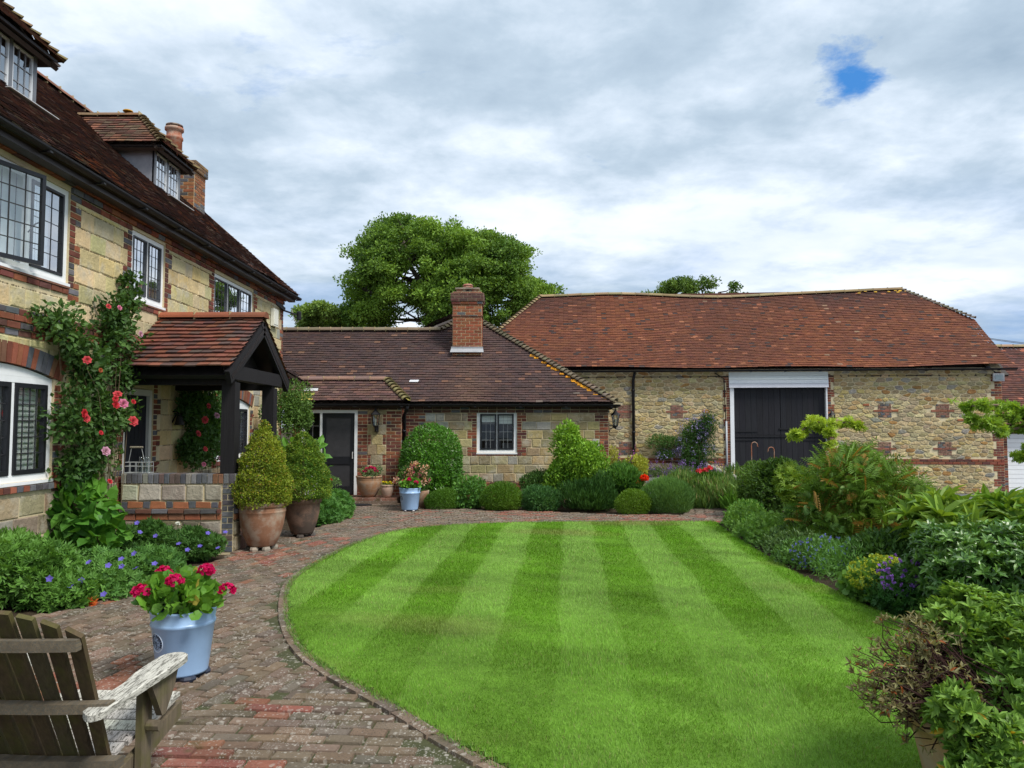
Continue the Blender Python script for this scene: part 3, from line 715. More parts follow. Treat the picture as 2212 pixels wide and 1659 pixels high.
# front door under the porch
dm=MB(); fh.box(dm,10.62,10.71,.16,2.29,-.12,-.02,(.62,.62,.58)); fh.box(dm,11.40,11.5,.16,2.29,-.12,-.02,(.62,.62,.58)); fh.box(dm,10.71,11.40,2.2,2.29,-.12,-.02,(.62,.62,.58))
fh.box(dm,11.395,11.415,.16,2.2,-.019,-.012,(.5,.5,.47))
df=dm.build('door_frame',M_WHITE,house)
dl=MB(); 
for i in range(6): fh.box(dl,10.712+i*.1147,10.712+(i+1)*.1147-.006,.17,2.195,-.10,-.055,(.012,.013,.02))
do=dl.build('front_door',M_BARNDOOR,house); k_=MB(); k_.lathe([(.0,0),(.03,.01),(.035,.03),(.02,.05),(.0,.055)],(HX-.02,11.3,1.1),12,(.1,.09,.07)); k_.build('handle',M_IRON,do,smooth=True)
# dormers
def dormer(yc):
    X0=-6.87; y0,y1=yc-.55,yc+.55; z0,z1=6.22,7.05
    roofz=lambda x:4.9+RP*(EX-x)
    m=MB(); xb=EX-(z1-4.9)/RP
    m.box((X0-.04,y0+.05,roofz(X0)-.05),(X0,y1-.05,z0+.06),(.22,.235,.26))
    dd=m.build('dormer',M_LEAD,house)
    for y in (y0,y1-.05): m=MB(); m.prism([(X0,y,roofz(X0)-.02),(X0,y,z1),(xb,y,z1)],(0,.05,0),(.26,.275,.31)); m.build('cheek',M_LEAD,dd)
    fd=Fr((X0,0,0),(0,1,0),(1,0,0))
    f=MB(); L=(y1-y0-.1)/2; fwc=(.60,.63,.66)
    fd.box(f,y0+.0,y0+.07,z0,z1,-.03,.02,(.14,.15,.17)); fd.box(f,y1-.07,y1,z0,z1,-.03,.02,(.14,.15,.17)); fd.box(f,yc-.035,yc+.035,z0,z1,-.03,.018,(.14,.15,.17))
    for a,b in ((y0+.07,yc-.035),(yc+.035,y1-.07)):
        for s in ((a,a+.025,z0+.03,z1-.03),(b-.025,b,z0+.03,z1-.03),(a+.025,b-.025,z0+.03,z0+.055),(a+.025,b-.025,z1-.055,z1-.03)): fd.box(f,*s,-.02,.012,fwc)
        for x in (1,2): q=a+.025+(b-a-.05)*x/3; fd.box(f,q-.004,q+.004,z0+.055,z1-.055,-.006,.004,(.25,.27,.3))
        for y in (1,2): q=z0+.055+(z1-z0-.11)*y/3; fd.box(f,a+.025,b-.025,q-.004,q+.004,-.0065,.0035,(.25,.27,.3))
    f.build('window_frame',M_WHITE,dd)
    pn=MB(); sheet(pn,fd,y0+.08,y1-.08,z0+.03,z1-.03,-.01); pn.build('pane',M_GLASS,dd)
    rl=MB(); fd.box(rl,y0+.06,y1-.06,z0,z1,-.8,-.78,(.10,.11,.12)); rl.build('room_lining',M_CLOTH,dd)
    r=MB(); e=.26; ze=7.10; hz=7.93; xr=-7.42; xe=X0+e
    def dc(u,t): return jit(R.choice([(.14,.062,.042),(.10,.05,.036),(.19,.085,.05),(.12,.08,.05)]),.2,.08)
    w_=(y1-y0)/2+e; rb=EX-(ze-4.9)/RP; rt=EX-(hz-4.9)/RP
    s1=nz((0,w_,hz-ze)); LL=math.hypot(w_,hz-ze)
    tiles(r,(xe,yc-w_,ze),(-1,0,0),s1,[(0,0),(xe-rb+.12,0),(xe-rt+.12,LL),(xe-xr,LL)],colf=dc,gauge=.1,sag=lambda u,t:.01*nh(u*3,t*3))
    tiles(r,(xe,yc+w_,ze),(-1,0,0),nz((0,-w_,hz-ze)),[(0,0),(xe-rb+.12,0),(xe-rt+.12,LL),(xe-xr,LL)],colf=dc,gauge=.1)
    hs=xe-xr; L2=math.hypot(hs,hz-ze)
    tiles(r,(xe,yc-w_,ze),(0,1,0),nz((-hs,0,hz-ze)),[(0,0),(2*w_,0),(w_,L2)],colf=dc,gauge=.1)
    ridge(r,(xr,yc,hz+.02),(rt,yc,hz+.02),r=.09,seg=.33,col=(.2,.13,.07)); ridge(r,(xe,yc-w_,ze+.02),(xr,yc,hz+.02),r=.07,seg=.14,col=(.16,.12,.06),bonnet=True); ridge(r,(xe,yc+w_,ze+.02),(xr,yc,hz+.02),r=.07,seg=.14,col=(.16,.12,.06),bonnet=True)
    if yc>12: r.lathe([(0,0),(.10,.0),(.09,.02),(0,.03)],(xr-.25,yc-.02,hz+.085),10,(.45,.24,.02))
    r.box((rb,y0-.16,ze-.05),(xe-.05,y1+.16,ze-.012),(.03,.025,.025),1)
    r.build('dormer_roof',[M_TILE,M_IRON],dd)
    fl=MB(); fl.beam((X0+.17,y0+.25,roofz(X0+.17)+.035),(X0+.17,y1+.22,roofz(X0+.17)+.035),.12,.012,(.5,.5,.5)); fl.build('flashing',M_LEAD,dd)
dormer(14.68); dormer(10.0)
ch=chimney(house,-8.25,-7.32,17.0,17.6,6.0,7.78,bands=[(7.62,7.86,.045,[(.2,.12,.06),(.16,.1,.06)])],pal=[(.30,.13,.06),(.25,.10,.05),(.20,.09,.05)],blue=.22)
pt=MB(); pt.lathe([(.18,7.8),(.18,8.45),(.20,8.47),(.20,8.52),(.17,8.54),(.17,8.66),(.21,8.68),(.21,8.74),(.16,8.76),(.15,8.7)],(-7.95,17.3,0),24,(.34,.11,.06)); pt.lathe([(.19,0),(.19,.03),(.1,.04)],(-7.95,17.3,8.78),20,(.12,.08,.07)); pt.build('chimney_pot',M_POT,ch,smooth=True)
# ================================================================= porch
porch=thing('porch','open porch with black timber posts, gabled red tiled roof and low stone wall','porch',(-4.7,11.6,0))
PX0,PX1=HX+.02,-3.86; PYA,PYB,PYC=10.25,13.0,11.65; PZ0,PZ1=2.55,3.42
npz=noise_at(8)
def pcol(u,t):
    b=R.choice([(.16,.058,.038),(.14,.054,.038),(.185,.068,.042),(.105,.055,.046),(.085,.056,.05),(.17,.075,.052)])
    return jit(b,.18,.08)
pr=MB(); w_=PYC-PYA; L=math.hypot(w_,PZ1-PZ0)
tiles(pr,(PX0,PYA,PZ0),(1,0,0),(0,w_,PZ1-PZ0),[(0,0),(PX1-PX0,0),(PX1-PX0,L),(0,L)],gauge=.128,wid=.165,colf=pcol,th=.02,sag=lambda u,t:.008*npz(u*3,t*3),bcol=(.012,.011,.012))
tiles(pr,(PX0,PYB,PZ0),(1,0,0),(0,PYC-PYB,PZ1-PZ0),[(0,0),(PX1-PX0,0),(PX1-PX0,L),(0,L)],gauge=.128,wid=.165,colf=pcol,th=.02,bcol=(.012,.011,.012))
ridge(pr,(PX0,PYC,PZ1+.04),(PX1+.03,PYC,PZ1+.04),r=.115,seg=.42,col=(.24,.08,.042))
pr.build('roof',[M_TILE,M_BLACK],porch)
tb=MB(); TC=(.014,.013,.015)
for y in (10.595,12.30): tb=MB(); tb.beam((HX+.01,y,2.42),(PX1-.06,y,2.42),.17,.19,TC); tb.build('wall_plate',M_BARNDOOR,porch)
for y in (10.5,12.2):
    p=MB(); p.box((-4.07,y,1.085 if y<11 else .16),(-3.88,y+.19,2.36),TC); p.build('post',M_BARNDOOR,porch)
b=MB(); b.beam((-3.955,10.42,2.50),(-3.955,12.62,2.50),.15,.20,TC); b.build('tie_beam',M_BARNDOOR,porch)
for y in (PYA+.03,PYB-.03):
    b=MB(); b.beam((-3.90,y,PZ0-.14),(-3.90,PYC+(.06 if y<11 else -.06),PZ1-.13),.07,.19,TC); b.build('barge_board',M_BARNDOOR,porch)
b=MB(); b.prism([(-4.25,PYA+.25,2.52),(-4.25,PYB-.25,2.52),(-4.25,PYC,PZ1-.12)],(.03,0,0),(.02,.017,.016)); b.build('gable_boarding',M_BARNDOOR,porch)
def low_wall(y0,y1,side):
    m=MB(); m.box((HX+.06,y0,-.1),(-3.87,y1,.94),CREAM,0)
    faces=[(Fr((HX+.06,y0,0),(1,0,0),(0,-1,0)),1.57),(Fr((-3.87,y0,0),(0,1,0),(1,0,0)),y1-y0)]
    for k,(f,Ln) in enumerate(faces):
        u0=0
        q=.16 if k==0 else 0
        ashlar(m,f,0,Ln-q,.0,.44,[],ch=.22,wr=(.2,.36),pal=[(.19,.16,.10),(.24,.19,.11),(.16,.14,.10)],n1=.03,gap=.03)
        if q: bricks(m,f,Ln-q,Ln,.0,.94,bl=.16,pal=BLUE+[(.14,.1,.09)],blue=.8)
        bricks(m,f,0,Ln-q,.44,.53,n1=.03,bh=.09,pal=[(.30,.115,.055),(.27,.12,.065)],blue=0)
        bricks(m,f,0,Ln-q,.53,.60,n1=.055,bh=.07,pal=[(.14,.06,.045),(.10,.08,.07)],blue=.3)
        u=0;i=0
        while u<Ln-q-.02:
            wd=.1 if i%2==0 else .215; n=min(u+wd,Ln-q); f.stone(m,u+.006,n-.006,.606,.694,-.02,.014,jit((.085,.09,.105),.2) if i%2==0 else jit((.32,.125,.06),.15),2,b=.004); u=n;i+=1
        ashlar(m,f,0,Ln-q,.70,.94,[],ch=.24,wr=(.2,.36),pal=[(.33,.29,.21),(.28,.25,.19),(.38,.36,.29),(.25,.21,.15)],n1=.02,gap=.028)
    fc=Fr((HX+.06,y0-.02,0),(1,0,0),(0,-1,0)); u=0; CL=1.60
    while u<CL-.01:
        n=min(u+.075,CL); fc.stone(m,u+.005,n-.005,.945,1.08,-(y1-y0+.03),.0,jit(R.choice(BLUE+[(.16,.16,.16),(.19,.1,.06),(.12,.085,.075),(.21,.2,.17)]),.2),2,b=.006,j=.003); u=n
    m.box((HX+.06,y0,.94),(-3.85,y1,1.066),CREAM,0)
    return m
low_wall(10.5,10.73,0).build('low_wall',[M_MORT,M_STONE,M_BRICK],porch)
pf=MB(); pf.box((HX+.02,10.74,-.05),(-3.9,12.5,.155),(.2,.1,.07)); pf.build('step',M_PAVE,porch)
# ================================================================= cottage range
cot=thing('cottage_range','single storey stone cottage wing with brown hipped tiled roof and brick chimney','cottage',(-1,20,0))
LY=18.4; DY=17.8; fl=Fr((0,LY,0),(1,0,0),(0,-1,0)); fd=Fr((0,DY,0),(1,0,0),(0,-1,0)); XR=2.36; XL=-2.62
wm=MB(); wz=(-.86,.12,1.09,2.1); 
backing(wm,fl,XL,XR,-.5,2.26,[wz]); 
cq=[(wz[0],-1,1.0,2.08),(wz[1],1,1.0,2.08),(XR,-1,.38,2.14)]
CPAL=[(.36,.285,.145),(.31,.25,.145),(.40,.315,.155),(.34,.285,.17),(.27,.225,.14)]
ashlar(wm,fl,XL+.5,XR,.38,2.06,[(wz[0],wz[1],1.012,2.2)],[(u,d_,.38 if u>2 else 1.01,q1) for u,d_,q0,q1 in cq],ch=.21,wr=(.22,.42),pal=CPAL,grey=.14,gap=.018,n1=.012)
quoin_bricks(wm,fl,[(u,d_,.38 if u>2 else 1.01,2.06) for u,d_,q0,q1 in cq],.38,ch=.21,blue=.05)
bricks(wm,fl,wz[0],wz[1],1.012,1.054,bh=.042,n1=.012,blue=.05)
bricks(wm,fl,XL,XL+.5,.0,2.06,blue=.06,phase=1); bricks(wm,fl,XL,XR,2.06,2.14,n1=.02,pal=[(.09,.05,.04),(.12,.06,.045)],blue=.1); bricks(wm,fl,XL,XR,2.14,2.26,n1=.045,bh=.12,pal=[(.09,.05,.04)],blue=.1)
bricks(wm,fl,XL+.5,XR+.04,.0,.38,n1=.035,blue=.04); bricks(wm,fl,XL+.5,XR+.04,-.4,.0,n1=.035,blue=.04)
fl.box(wm,-.43,-.2,.13,.24,0,.04,(.02,.02,.02),2)
fe=Fr((XR,LY,0),(0,1,0),(1,0,0)); backing(wm,fe,.001,5.4,-.5,2.26,[]); ashlar(wm,fe,.36,5.4,.38,2.06,[],ch=.21,pal=CPAL); quoin_bricks(wm,fe,[(0,1,.38,2.06)],.38,ch=.21); bricks(wm,fe,0,5.4,-.4,.38,n1=.035); bricks(wm,fe,0,5.4,2.06,2.26,n1=.03)
# door bay standing forward
holes=[(-4.65,-3.66,-.1,2.10)]
backing(wm,fd,HX+.31,XL,-.2,2.26,[(-4.98,-3.66,.1,2.12)],th=.25)
bricks(wm,fd,HX+.31,XL,.1,2.12,[(-4.98,-3.66,0,2.2),(-3.42,-2.98,.1,2.12)],blue=.05); bricks(wm,fd,HX+.31,XL,-.1,.1,[(-4.98,-3.66,.1,.2)],blue=.05)
v=.1;i=0
while v<2.1:
    if i%2==0:
        fd.stone(wm,-3.42,-3.21,v,v+.23,-.02,.016,jit(R.choice(CPAL),.15),1); fd.stone(wm,-3.20,-2.98,v,v+.23,-.02,.016,jit(R.choice(CPAL),.15),1)
    else:
        fd.stone(wm,-3.33,-3.07,v,v+.23,-.02,.016,jit(R.choice(CPAL),.15),1); bricks(wm,fd,-3.42,-3.335,v,v+.24,bl=.085,blue=.05); bricks(wm,fd,-3.065,-2.98,v,v+.24,bl=.085,blue=.05)
    v+=.24;i+=1
bricks(wm,fd,HX+.31,XL,2.12,2.26,n1=.03,pal=[(.09,.05,.04),(.12,.06,.045)],blue=.1,bh=.07)
fs=Fr((XL,DY,0),(0,1,0),(1,0,0)); backing(wm,fs,.001,.6,-.2,2.26,[(.24,.42,.75,2.0)],th=.25); bricks(wm,fs,0,.6,-.1,2.2,[(.24,.42,.75,2.0)],blue=.05)
wm.build('wall',[M_MORT,M_STONE,M_BRICK],cot)
def blind(mb,fr,u0,u1,v0,v1):
    m=(u0+u1)/2
    for a,b,z in ((u0,m-.01,v1-.27),(m+.01,u1,v1-.31)):
        for i in range(4): fr.box(mb,a,b,z+i*.08+.004,z+(i+1)*.08,-.155-.006*(i%2),-.14-.006*(i%2),(.88,.9,.86))
    fr.box(mb,u0+.1,u0+.5,v0,v0+.3,-.8,-.6,(.12,.12,.14)); fr.box(mb,m+.12,u1-.05,v0,v0+.22,-.7,-.55,(.2,.2,.22))
window(cot,fl,*wz[:2],wz[2],wz[3],2,fw=.075,mull=.018,cols=3,rows=4,inside=blind,leadc=(.36,.38,.38),lead=.003,rec=.03)
# glazed door with side light
m=MB(); z0=.12
fd.box(m,-4.98,-4.91,z0,2.12,-.1,.005,WHITE); fd.box(m,-4.55,-4.50,z0,2.05,-.1,.004,WHITE); fd.box(m,-3.73,-3.66,z0,2.12,-.1,.005,WHITE); fd.box(m,-4.91,-3.73,2.05,2.12,-.1,.005,WHITE); fd.box(m,-4.91,-4.55,.70,.78,-.1,.004,WHITE); fd.box(m,-4.91,-4.55,z0,.70,-.08,-.02,WHITE)
df=m.build('door_frame',M_WHITE,cot)
m=MB(); fd.box(m,-4.91,-4.88,.78,2.05,-.07,-.02,BLACK); fd.box(m,-4.58,-4.55,.78,2.05,-.07,-.02,BLACK)
for q in (1.1,1.42,1.74): fd.box(m,-4.88,-4.58,q,q+.008,-.05,-.04,(.3,.3,.3))
fd.box(m,-4.733,-4.727,.78,2.05,-.049,-.041,(.3,.3,.3))
sl=m.build('side_light',M_BLACK,cot); m=MB(); sheet(m,fd,-4.88,-4.58,.78,2.05,-.045); m.build('pane',M_GLASS,sl)
m=MB()
for s in ((-4.50,-4.41,.14,2.05),(-3.82,-3.73,.14,2.05),(-4.41,-3.82,1.95,2.05),(-4.41,-3.82,.14,.32),(-4.41,-3.82,.84,1.02)): fd.box(m,*s,-.08,-.03,BLACK)
bd=m.build('back_door',M_BLACK,cot)
m=MB(); fd.box(m,-4.41,-3.82,1.02,1.95,-.065,-.05,(.05,.05,.055)); fd.box(m,-4.41,-3.82,.32,.84,-.065,-.05,(.045,.045,.05)); m.build('mesh_panel',M_LEAD,bd)
m=MB(); m.tube([fd.P(-3.77,.98,-.03),fd.P(-3.77,.98,.02),fd.P(-3.77,1.12,.02),fd.P(-3.77,1.12,-.03)],.011,8,(.55,.55,.55)); m.build('handle',M_LEAD,bd)
m=MB(); fs.box(m,.24,.42,.75,2.0,-.1,-.03,WHITE); m.build('side_window_frame',M_WHITE,cot)
m=MB(); fd.box(m,-5.15,-3.5,.0,2.2,-.9,-.85,(.04,.04,.04)); m.build('hall_lining',M_CLOTH,cot)
# roofs
nl=noise_at(15)
def lcol(u,t):
    k=nl(u,t,.7)
    b=np.array(R.choice([(.070,.042,.038),(.062,.039,.037),(.076,.044,.038),(.057,.037,.036)]))*(1+.14*k)
    w_=max(0,1-abs(u-8.35)/.75)*max(0,1-t/2.7)
    b=b*(1-.6*w_)+np.array((.155,.088,.06))*.6*w_
    q=R.random()
    if q<.03: b=np.array((.15,.08,.055))
    elif q<.034: b=np.array((.13,.10,.085))
    return jit(tuple(b),.07,.04)
EY=LY-.2; EZ=2.29; PT=.9; sl=math.hypot(1,PT); X0=HX-4; XE=XR+.16
rm=MB(); dA,dB=2.30,2.86; xA,xB=-1.95,-1.2
sagl=lambda u,t:.012*nl(u*1.5,t*1.5)+.03*max(0,1-t/.7)
# roof outline: u from X0
tiles(rm,(X0,EY,EZ),(1,0,0),(0,1,PT),[(0,0),(XE-X0,0),(xB-X0,dB*sl),(xA-X0,dA*sl),(0,dA*sl)],gauge=.1,wid=.168,colf=lcol,sag=sagl,bdrop=.06)
he=XE-xB; tiles(rm,(XE,EY,EZ),(0,1,0),(-1,0,dB*PT/he),[(0,0),(2*dB,0),(dB,math.hypot(he,dB*PT))],colf=lcol,gauge=.1)
rm.prism([(X0,EY+2*dA,EZ),(xA,EY+2*dA,EZ),(xA,EY+dA,EZ+dA*PT),(X0,EY+dA,EZ+dA*PT)],(0,0,-.08),(.07,.045,.04))
rm.prism([(xB-.5,EY+2*dB,EZ),(XE,EY+2*dB,EZ),(xB,EY+dB,EZ+dB*PT)],(0,0,-.08),(.07,.045,.04))
tiles(rm,(xA-1.2,EY+dA+1.8,EZ+dA*PT-.4),(0,-1,0),(1,0,.75),[(0,0),(1.8,.4),(1.3,1.2),(0,2.)],colf=lcol,gauge=.1)
ridge(rm,(X0,EY+dA,EZ+dA*PT+.03),(xA,EY+dA,EZ+dA*PT+.03),r=.11,seg=.3,col=(.17,.13,.09))
for p,q in (((xA,EY+dA,EZ+dA*PT+.03),(xB,EY+dB,EZ+dB*PT+.03)),((XE,EY,EZ+.05),(xB,EY+dB,EZ+dB*PT+.03))):
    ridge(rm,p,q,r=.095,seg=.125,col=(.17,.14,.095),bonnet=True)
for i in range(26):   # orange lichen under the hip
    t=R.uniform(.03,.55)**1.2; p=np.array((XE,EY,EZ))*(1-t)+np.array((xB,EY+dB,EZ+dB*PT))*t+np.array((-.17-.05*R.random(),0,.0)); p[2]=EZ+(p[1]-EY)*PT+.035
    rm.prism([p+np.array((a,b,b*PT)) for a,b in ((-.05,-.01),(.07,-.015),(.08,.03),(-.03,.04))],(0,-.004,.006),jit((.50,.22,.015),.2))
# bay roof: its ridge dies into the main slope
YB=DY-.2; bz0,bz1=2.30,2.30+.55; XBR=XL+.15; bl=lambda u,t:jit(R.choice([(.10,.058,.05),(.085,.05,.046),(.13,.07,.055)]),.16,.06) if not(u<.55 and t<.25) else jit((.34,.30,.07),.15)
h=.72; L=math.hypot(h,.55)
tiles(rm,(HX+.15,YB,bz0),(1,0,0),(0,h,.55),[(0,0),(XBR-HX-.15,0),(XBR-HX-.15-.62,L),(0,L)],gauge=.1,colf=bl,sag=lambda u,t:.03)
tiles(rm,(XBR,YB,bz0),(0,1,0),(-.62,0,.55),[(0,0),(1.2,0),(1.2,.83),(h,.83)],gauge=.1,colf=bl,sag=lambda u,t:.03)
ridge(rm,(HX+.15,YB+h,bz1+.05),(XBR-.62,YB+h,bz1+.05),r=.10,seg=.36,col=(.2,.13,.1)); ridge(rm,(XBR,YB,bz0+.06),(XBR-.62,YB+h,bz1+.06),r=.10,seg=.13,col=(.21,.18,.08),bonnet=True)
rm.prism([(HX+.15,YB+h,bz1),(XBR-.62,YB+h,bz1),(XBR-.62,YB+h+.9,bz1+.02),(HX+.15,YB+h+.9,bz1+.02)],(0,0,-.05),(.07,.045,.04))
for a,b in ((aY(893,776,18.7),(.16,.05)),(aY(862,804,18.55),(.15,.04)),(aY(700,826,18.0),(.3,.06))): pass
rm.box((-5.02,YB+.34,bz0+.30),(-4.66,YB+.37,bz0+.37),(.02,.02,.02),1)
# little lean-to slope against the farmhouse
tiles(rm,(-4.72,DY+.25,2.62),(0,1,0),(-1,0,.62),[(0,0),(.45,0),(1.3,1.0),(0,1.0)],colf=lcol,gauge=.1,bdrop=.02)
rm.build('roof',[M_TILE,M_IRON],cot)
m=MB(); m.prism([(-5.02,YB+.28,bz0+.27),(-4.64,YB+.28,bz0+.27),(-4.64,YB+.345,bz0+.335),(-5.02,YB+.345,bz0+.335)],(0,-.01,.012),(.55,.56,.58)); p=aY(912,777,18.2)
for px_,py_,Yd in ((900,781,18.55),(1463-600,806,18.5)): pass
m.build('flashing',M_LEAD,cot); m=MB(); q=np.array((-2.58,18.75,2.29+.9*.55+.05)); m.prism([q,q+np.array((.22,0,-.0)),q+np.array((.25,.06,.054)),q+np.array((.02,.06,.054))],(0,-.01,.012),(.6,.6,.62))
m.build('flashing',M_LEAD,cot)
gutter(cot,(XL+.1,EY-.06,2.27),(XE+.08,EY-.06,2.265)); gutter(cot,(HX+.2,YB-.06,2.26),(XBR+.06,YB-.06,2.26)); gutter(cot,(XE+.06,EY-.05,2.262),(XE+.06,EY+5,2.262))
m=MB(); m.tube([(XBR+.02,YB-.05,2.22),(XBR+.0,YB+.0,2.12),(XL+.06,DY+.06,2.02),(XL+.06,DY+.06,0)],.042,10,IRON); 
for z in (1.6,.8): m.lathe([(.05,0),(.055,.02),(.05,.04)],(XL+.06,DY+.06,z),10,IRON)
m.build('downpipe',M_IRON,cot,smooth=True)
c1=chimney(cot,-1.56,-.80,19.62,20.22,3.3,5.28,bands=[(4.62,4.66,.02,BRC),(4.95,5.02,.03,BRC),(5.02,5.24,.055,[(.12,.06,.05),(.10,.055,.05)])],pal=[(.26,.085,.045),(.22,.075,.045),(.29,.11,.055)],blue=.04)
m=MB(); m.box((-1.46,19.7,5.24),(-.9,20.14,5.36),(.2,.09,.06)); m.box((-1.30,19.69,5.26),(-1.06,20.15,5.345),(.02,.02,.02)); m.box((-1.5,19.66,5.36),(-.86,20.18,5.40),(.22,.19,.15)); m.lathe([(.14,5.4),(.16,5.43),(.12,5.46),(.15,5.49),(.10,5.53),(.02,5.55)],(-1.18,19.92,0),18,(.3,.09,.06)); m.build('chimney_cap',M_POT,c1)
m=MB(); m.box((-1.60,19.60,3.72),(-.76,19.618,3.82),(.33,.34,.36)); m.prism([(-1.62,19.52,3.66),(-.74,19.52,3.66),(-.76,19.60,3.76),(-1.60,19.60,3.76)],(0,-.006,.01),(.36,.37,.39)); m.build('flashing',M_LEAD,c1)
# ================================================================= barn
an=math.radians(5.5); BU=(-math.cos(an),math.sin(an),0); BN=(-math.sin(an),-math.cos(an),0); BK=np.array((math.sin(an),math.cos(an),0))
bo=np.array((15.72,24.05,0)); fb=Fr(bo,BU,BN); BZ=-.43; BE=3.62; BL=17.9
barn=thing('stone_barn','long rubble stone barn with big red tiled roof and black double doors','barn',tuple(bo+np.array(BU)*8+BK*3+np.array((0,0,BZ))))
dL,dT=fb.px(1585,838); dR,_=fb.px(1783,838); LL_,_=fb.px(1576,820); LR_,_=fb.px(1786,820)
wm=MB(); hole=(LR_+.02,LL_-.02,BZ-.1,3.5)
backing(wm,fb,0,BL,BZ-.2,BE,[hole],th=.45,col=(.62,.53,.34))
def rubble(mb,fr,u0,u1,v0,v1,ex,sx=.265,sy=.128,mi=1,pal=None):
    pal=pal or [(.44,.345,.175),(.40,.32,.17),(.48,.38,.19),(.36,.30,.18),(.42,.315,.14),(.50,.41,.23)]
    nx=int((u1-u0)/sx)+2; ny=int((v1-v0)/sy)+2; pts={}
    for j in range(-1,ny+1):
        for i in range(-1,nx+1):
            pts[i,j]=((u0+(i+.5*(j%2)+R.uniform(-.34,.34))*sx),(v0+(j+R.uniform(-.34,.34))*sy))
    for (i,j),(x,y) in pts.items():
        if not(u0<x<u1 and v0<y<v1): continue
        if any(a-.02<x<b+.02 and c-.02<y<d+.02 for a,b,c,d in ex): continue
        poly=[(u0,v0),(u1,v0),(u1,v1),(u0,v1)]; poly=[(max(u0,x-.6),max(v0,y-.4)),(min(u1,x+.6),max(v0,y-.4)),(min(u1,x+.6),min(v1,y+.4)),(max(u0,x-.6),min(v1,y+.4))]
        for di in (-2,-1,0,1,2):
            for dj in (-2,-1,0,1,2):
                if di==dj==0 or (i+di,j+dj) not in pts: continue
                px,py=pts[i+di,j+dj]; mx,my=(x+px)/2,(y+py)/2; ax,ay=(px-x)/sx**2,(py-y)/sy**2
                out=[];n=len(poly)
                for k in range(n):
                    p,q=poly[k],poly[(k+1)%n]; dp=(p[0]-mx)*ax+(p[1]-my)*ay; dq=(q[0]-mx)*ax+(q[1]-my)*ay
                    if dp<=0: out.append(p)
                    if dp*dq<0: t=dp/(dp-dq); out.append((p[0]+(q[0]-p[0])*t,p[1]+(q[1]-p[1])*t))
                poly=out
                if len(poly)<3: break
            if len(poly)<3: break
        if len(poly)<3: continue
        for a,b,c,d in ex:
            if a<x+.3 and b>x-.3 and c<y+.25 and d>y-.25:
                if x<a: poly=[(min(p[0],a-.0),p[1]) if c<p[1]<d or True and c<y<d else p for p in poly]
                elif x>b: poly=[(max(p[0],b),p[1]) if c<y<d else p for p in poly]
                elif y<c: poly=[(p[0],min(p[1],c)) for p in poly]
                else: poly=[(p[0],max(p[1],d)) for p in poly]
        cx=sum(p[0] for p in poly)/len(poly); cy=sum(p[1] for p in poly)/len(poly)
        # soften corners, then shrink for the joint
        sm=[]
        for k in range(len(poly)):
            p,q=poly[k],poly[(k+1)%len(poly)]
            sm+=[(p[0]*.8+q[0]*.2,p[1]*.8+q[1]*.2),(p[0]*.2+q[0]*.8,p[1]*.2+q[1]*.8)]
        def ins(P,d):
            o=[]
            for a,b in P:
                l=math.hypot(a-cx,b-cy)+1e-6; f=max(0,1-d/l); o.append((cx+(a-cx)*f,cy+(b-cy)*f))
            return o
        A=ins(sm,R.uniform(.011,.019)); B=ins(sm,.036); hgt=R.uniform(.012,.03)
        m=len(A); V=[fr.P(a,b,-.005) for a,b in A]+[fr.P(a,b,hgt*.7) for a,b in A]+[fr.P(a,b,hgt+R.uniform(-.004,.006)) for a,b in B]
        F=[tuple(range(2*m,3*m))]+[(k,(k+1)%m,m+(k+1)%m,m+k) for k in range(m)]+[(m+k,m+(k+1)%m,2*m+(k+1)%m,2*m+k) for k in range(m)]
        c=jit(R.choice(pal),.2,.07)
        if R.random()<.04: c=jit((.36,.20,.075),.15)
        if R.random()<.06: c=jit((.30,.28,.23),.15)
        mb.add(V,F,c,mi)
bq=[(LR_,-1,BZ,3.45),(LL_,1,BZ,3.45)]
crs=[fb.px(*p) for p in ((1349,888),(1462,888),(1351,967),(1911,886),(2036,886),(2041,968),(1911,968))]
crs=[(a-.36,a+.36,z-.06,z+.02) for a,z in crs]+[(a-.21,a+.21,z-.24,z+.2) for a,z in crs]
ex=[(LR_-.19,LL_+.19,BZ-.1,3.6),(-.1,.3,BZ-1,4)]+crs+[(0,BL,.5,.68)]
rubble(wm,fb,0.0,9.2,BZ,.5,ex); rubble(wm,fb,0.0,BL,.68,BE,ex); rubble(wm,fb,9.2,BL,BZ,.5,ex)
quoin_bricks(wm,fb,bq,BZ,ch=.24,blue=.06); quoin_bricks(wm,fb,[(0,1,BZ,3.5)],BZ,ch=.24,blue=.06)
bricks(wm,fb,0,BL,.5,.68,[(LR_-.1,LL_+.1,0,1)],n1=.03,bh=.09,blue=.03)
for k in range(0,len(crs)//2):
    a0,a1,z0,z1=crs[k]; b0,b1,y0,y1=crs[k+len(crs)//2]; 
    bricks(wm,fb,b0,b1,y0,y1,bl=.14,n1=.02,blue=.12,bh=.074,pal=[(.23,.125,.09),(.20,.105,.08),(.26,.15,.11)]); bricks(wm,fb,a0,a1,z0,z0+.075,n1=.024,blue=0,pal=[(.25,.10,.065)])
for a,z in ((1.2,1.9),(7.6-3.5,2.4),(3.2,2.2)): fb.stone(wm,a,a+.2,z,z+.07,-.01,.035,(.33,.12,.06),2)
